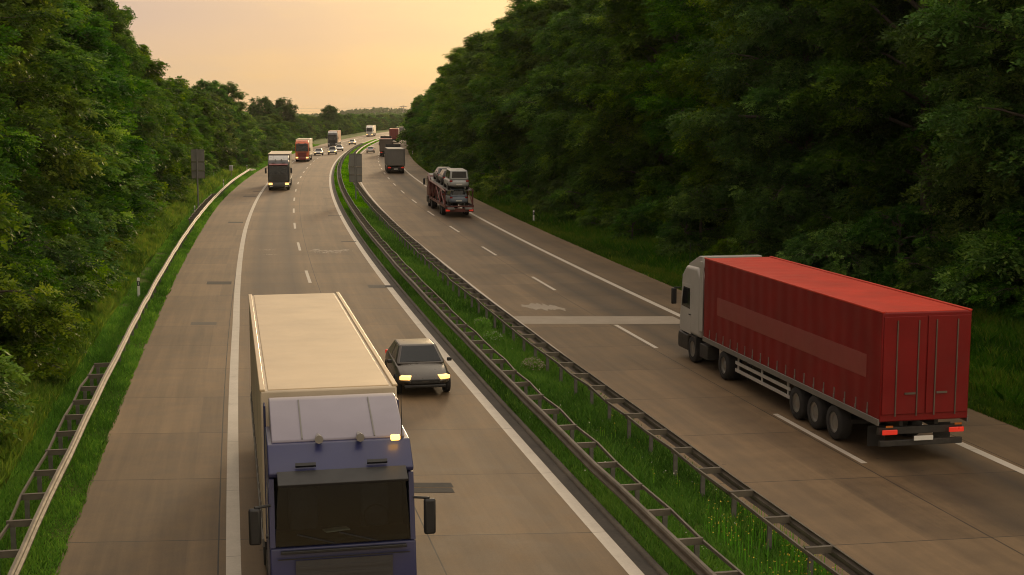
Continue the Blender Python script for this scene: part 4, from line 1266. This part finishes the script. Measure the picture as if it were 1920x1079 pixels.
sA, oA = so_px(275, 521, 1.02); sB, oB = so_px(372, 386, 1.02)
delineator('white and black delineator behind the left guard rail, nearest of those on the left', sA, -12.75, 0)
delineator('white and black delineator behind the left guard rail at the foot of the tall sign', sB, -13.1, 0)
delineator('white and black delineator under the pale cabinet by the left guard rail', sB + 50, -13.5, 0)
delineator('white and black delineator at the bent end of the left guard rail', sB + 100, -13.7)
for k, d in ((3, 'left of the orange truck'), (5, 'beside the brown-trailered truck'), (8, 'left of the white truck at the far curve')):
    delineator('tiny delineator on the left verge ' + d, sB + 50 * k, -13.5)
sC, oC = so_px(1000.5, 417)
delineator('white and black delineator standing alone on the right grass verge', sC, oC)
for k, d in ((1, 'right of the car transporter'), (3, 'right of the grey tipper'), (4, 'right of the brownish tipper')):
    delineator('small white delineator on the right verge, ' + d, sC + 50 * k, 16.4)
# pale cabinet on a post behind the left rail
x, y = from_px(429, 338)
t = thing('roadside_cabinet', 'pale grey box on a post behind the left guard rail', 'cabinet', (x - .25, y + 3, 0), 0)
MB().box((0, 0, 1.55), (.46, .34, .66)).build('box', M['light_grey'], t, bevel=.02)
MB().prism([(-.22, 1.88), (0, 1.95), (.22, 1.88)], -.27, .27).build('lid', M['white_plastic'], t)
MB().tube([(0, 0, -.2), (0, 0, 1.25)], .05, 8).build('post', M['steel_dark'], t)
# white marker posts in the grass
for (px_, py_, lab) in ((401, 340, 'short white marker post in the long grass right of the tall left sign'),):
    x, y = from_px(px_, py_)
    t = thing('marker_post', lab, 'post', (x, y, .2))
    MB().tube([(0, 0, -.3), (0, 0, .9)], .07, 8).build('shaft', M['white_plastic'], t)
    MB().tube([(0, 0, .9), (0, 0, 1.1)], [.085, .05], 8).build('cap', M['mid_grey'], t)

# power line far off
PD = 2300.0
def pylon(x, y, h, label):
    t = thing('power_pylon', label, 'pylon', (x, y, 0))
    b = MB()
    for sx in (-1, 1):
        for sy in (-1, 1): b.tube([(sx * 3.2, sy * 3.2, 0), (sx * .7, sy * .7, h * .72), (sx * .15, sy * .15, h)], .30, 4)
    z = 0; 
    for i in range(9):
        z0 = h * .72 * i / 9; z1 = h * .72 * (i + 1) / 9
        w0 = 3.2 - 2.5 * i / 9; w1 = 3.2 - 2.5 * (i + 1) / 9
        for sy in (-1, 1):
            b.tube([(-w0, sy * w0, z0), (w1, sy * w1, z1)], .16, 4); b.tube([(w0, sy * w0, z0), (-w1, sy * w1, z1)], .16, 4)
    b.build('lattice_tower', M['steel_dark'], t)
    for zz, hw in ((h * .76, 9.5), (h * .92, 6.5)):
        a = MB(); a.tube([(-hw, 0, zz), (0, 0, zz + 1.4), (hw, 0, zz)], .30, 4); a.tube([(-hw, 0, zz), (hw, 0, zz)], .30, 4)
        a.build('cross_arm', M['steel_dark'], t)
    return t
px0 = (758 - 960) * PD / 2503
pylon(px0, PD, 27.0, 'lattice power pylon rising behind the far end of the right forest edge')
pylon(px0 - 560, PD - 500, 27.0, 'lattice power pylon hidden low behind the far left trees')
for i, (dx, z0, lab) in enumerate(((-9.5, 20.4, 'lowest on the left side'), (6.5, 24.8, 'uppermost'), (-6.5, 24.6, 'middle'))):
    b = MB(); pts = []
    for u in np.linspace(0, 1, 24): pts.append((px0 + dx + (-560) * u, PD - 500 * u, z0 - 5.0 * 4 * u * (1 - u)))
    b.tube(pts, .10, 5)
    tag(b.build('power_cable', M['steel_dark']), 'thin sagging power cable across the horizon sky, ' + lab + ' of the three', 'cable', 'power cables')

# ------------------------------------------------------------------ sky, sun, air, camera
SUN_AZ, SUN_EL = R(5.0), R(9.0)        # azimuth to the right of the road ahead
world = bpy.data.worlds.new('World'); sc.world = world
k = NT(world)
sky = k.n('ShaderNodeTexSky', sky_type='NISHITA', sun_disc=False, sun_elevation=SUN_EL, sun_rotation=SUN_AZ, air_density=1.6, dust_density=4.0, ozone_density=1.0, altitude=50)
tc = k.n('ShaderNodeTexCoord').outputs['Generated']
spx = k.n('ShaderNodeSeparateXYZ'); k.set(spx.inputs[0], tc)
z = spx.outputs[2]
grad = k.ramp(k.math('MULTIPLY', z, 1.0, clamp=True), [(0.0, (.70, .43, .185)), (.03, (.68, .45, .215)), (.075, (.62, .45, .275)), (.17, (.95, .76, .52)), (.45, (1.20, 1.02, .76)), (1.0, (1.15, 1.02, .86))])
dv = k.n('ShaderNodeVectorMath', operation='DOT_PRODUCT'); k.set(dv.inputs[0], tc)
dv.inputs[1].default_value = (math.sin(SUN_AZ) * math.cos(SUN_EL), math.cos(SUN_AZ) * math.cos(SUN_EL), math.sin(SUN_EL))
glow = k.ramp(dv.outputs['Value'], [(.93, 0.0), (.965, .10), (.984, .40), (.994, .78), (1.0, 1.0)])
col = k.mix(glow, grad, (.82, .64, .33, 1))
mp = k.n('ShaderNodeMapping'); k.set(mp.inputs['Vector'], tc); mp.inputs['Scale'].default_value = (1.6, 1.6, 7.0)
cl = k.noise(mp.outputs[0], 2.2, 6, .6)
col = k.mix(k.ramp(cl, [(.40, 0.0), (.66, .6)]), col, (.52, .40, .28, 1))
lb = k.math('MULTIPLY', k.ramp(k.math('ADD', spx.outputs[0], .5), [(.17, 1.0), (.50, 0.0)]), k.ramp(z, [(.015, 0.0), (.07, 1.0)]))
mp2 = k.n('ShaderNodeMapping'); k.set(mp2.inputs['Vector'], tc); mp2.inputs['Scale'].default_value = (2.6, 2.6, 15.0); mp2.inputs['Location'].default_value = (.7, .2, .35)
col = k.mix(k.math('MULTIPLY', k.ramp(k.noise(mp2.outputs[0], 1.7, 7, .6), [(.34, 0.0), (.56, 1.0)]), lb), col, (.47, .365, .315, 1))
sv = k.n('ShaderNodeVectorMath', operation='SCALE'); k.set(sv.inputs[0], col); sv.inputs['Scale'].default_value = 10.0
col = k.mix(.07, sv.outputs[0], sky.outputs[0])
bg = k.n('ShaderNodeBackground'); k.set(bg.inputs[0], col); bg.inputs[1].default_value = .1
o = k.t.nodes.new('ShaderNodeOutputWorld'); k.set(o.inputs[0], bg)

sd = bpy.data.lights.new('sun', 'SUN'); sd.energy = 2.3; sd.angle = R(10); sd.color = (1.0, .72, .42)
so = link(bpy.data.objects.new('sun', sd))
dirv = Vector((math.sin(SUN_AZ) * math.cos(SUN_EL), math.cos(SUN_AZ) * math.cos(SUN_EL), math.sin(SUN_EL)))
so.rotation_euler = dirv.to_track_quat('Z', 'Y').to_euler()
so.location = (30, 60, 60)

HAZE = 0.00006
if HAZE:
    hm = bpy.data.materials.new('haze'); kk = NT(hm)
    pv = kk.n('ShaderNodeVolumePrincipled', Density=HAZE, Anisotropy=.3); pv.inputs['Color'].default_value = (.95, .90, .84, 1)
    kk.out(None, pv.outputs[0])
    hb = MB(); hb.box((0, 1500, 24), (3000, 3400, 52)); hb = hb.build('haze', hm); hb['kind'] = 'stuff'

cam = bpy.data.cameras.new('camera'); cam.sensor_width = 36; cam.sensor_fit = 'HORIZONTAL'; cam.lens = 2503 / 1920 * 36
cam.clip_start = .5; cam.clip_end = 12000
co = link(bpy.data.objects.new('camera', cam))
co.location = (0, 0, 9.05); co.rotation_euler = (R(90) - math.atan((539.5 - 218) / 2503), 0, 0)
sc.camera = co
sc.view_settings.view_transform = 'Standard'; sc.view_settings.look = 'None'; sc.view_settings.exposure = 0.3; sc.view_settings.gamma = 1.0
sc.render.engine = 'CYCLES'
cy = sc.cycles
cy.use_denoising = True; cy.denoiser = 'OPENIMAGEDENOISE'; cy.denoising_input_passes = 'RGB_ALBEDO_NORMAL'; cy.denoising_prefilter = 'ACCURATE'; cy.max_bounces = 6; cy.diffuse_bounces = 3; cy.glossy_bounces = 2; cy.transmission_bounces = 3; cy.transparent_max_bounces = 6; cy.volume_bounces = 0
cy.pixel_filter_type = 'BLACKMAN_HARRIS'; cy.filter_width = 1.05
cy.use_adaptive_sampling = True; cy.adaptive_threshold = .01
cy.sample_clamp_indirect = 4.0
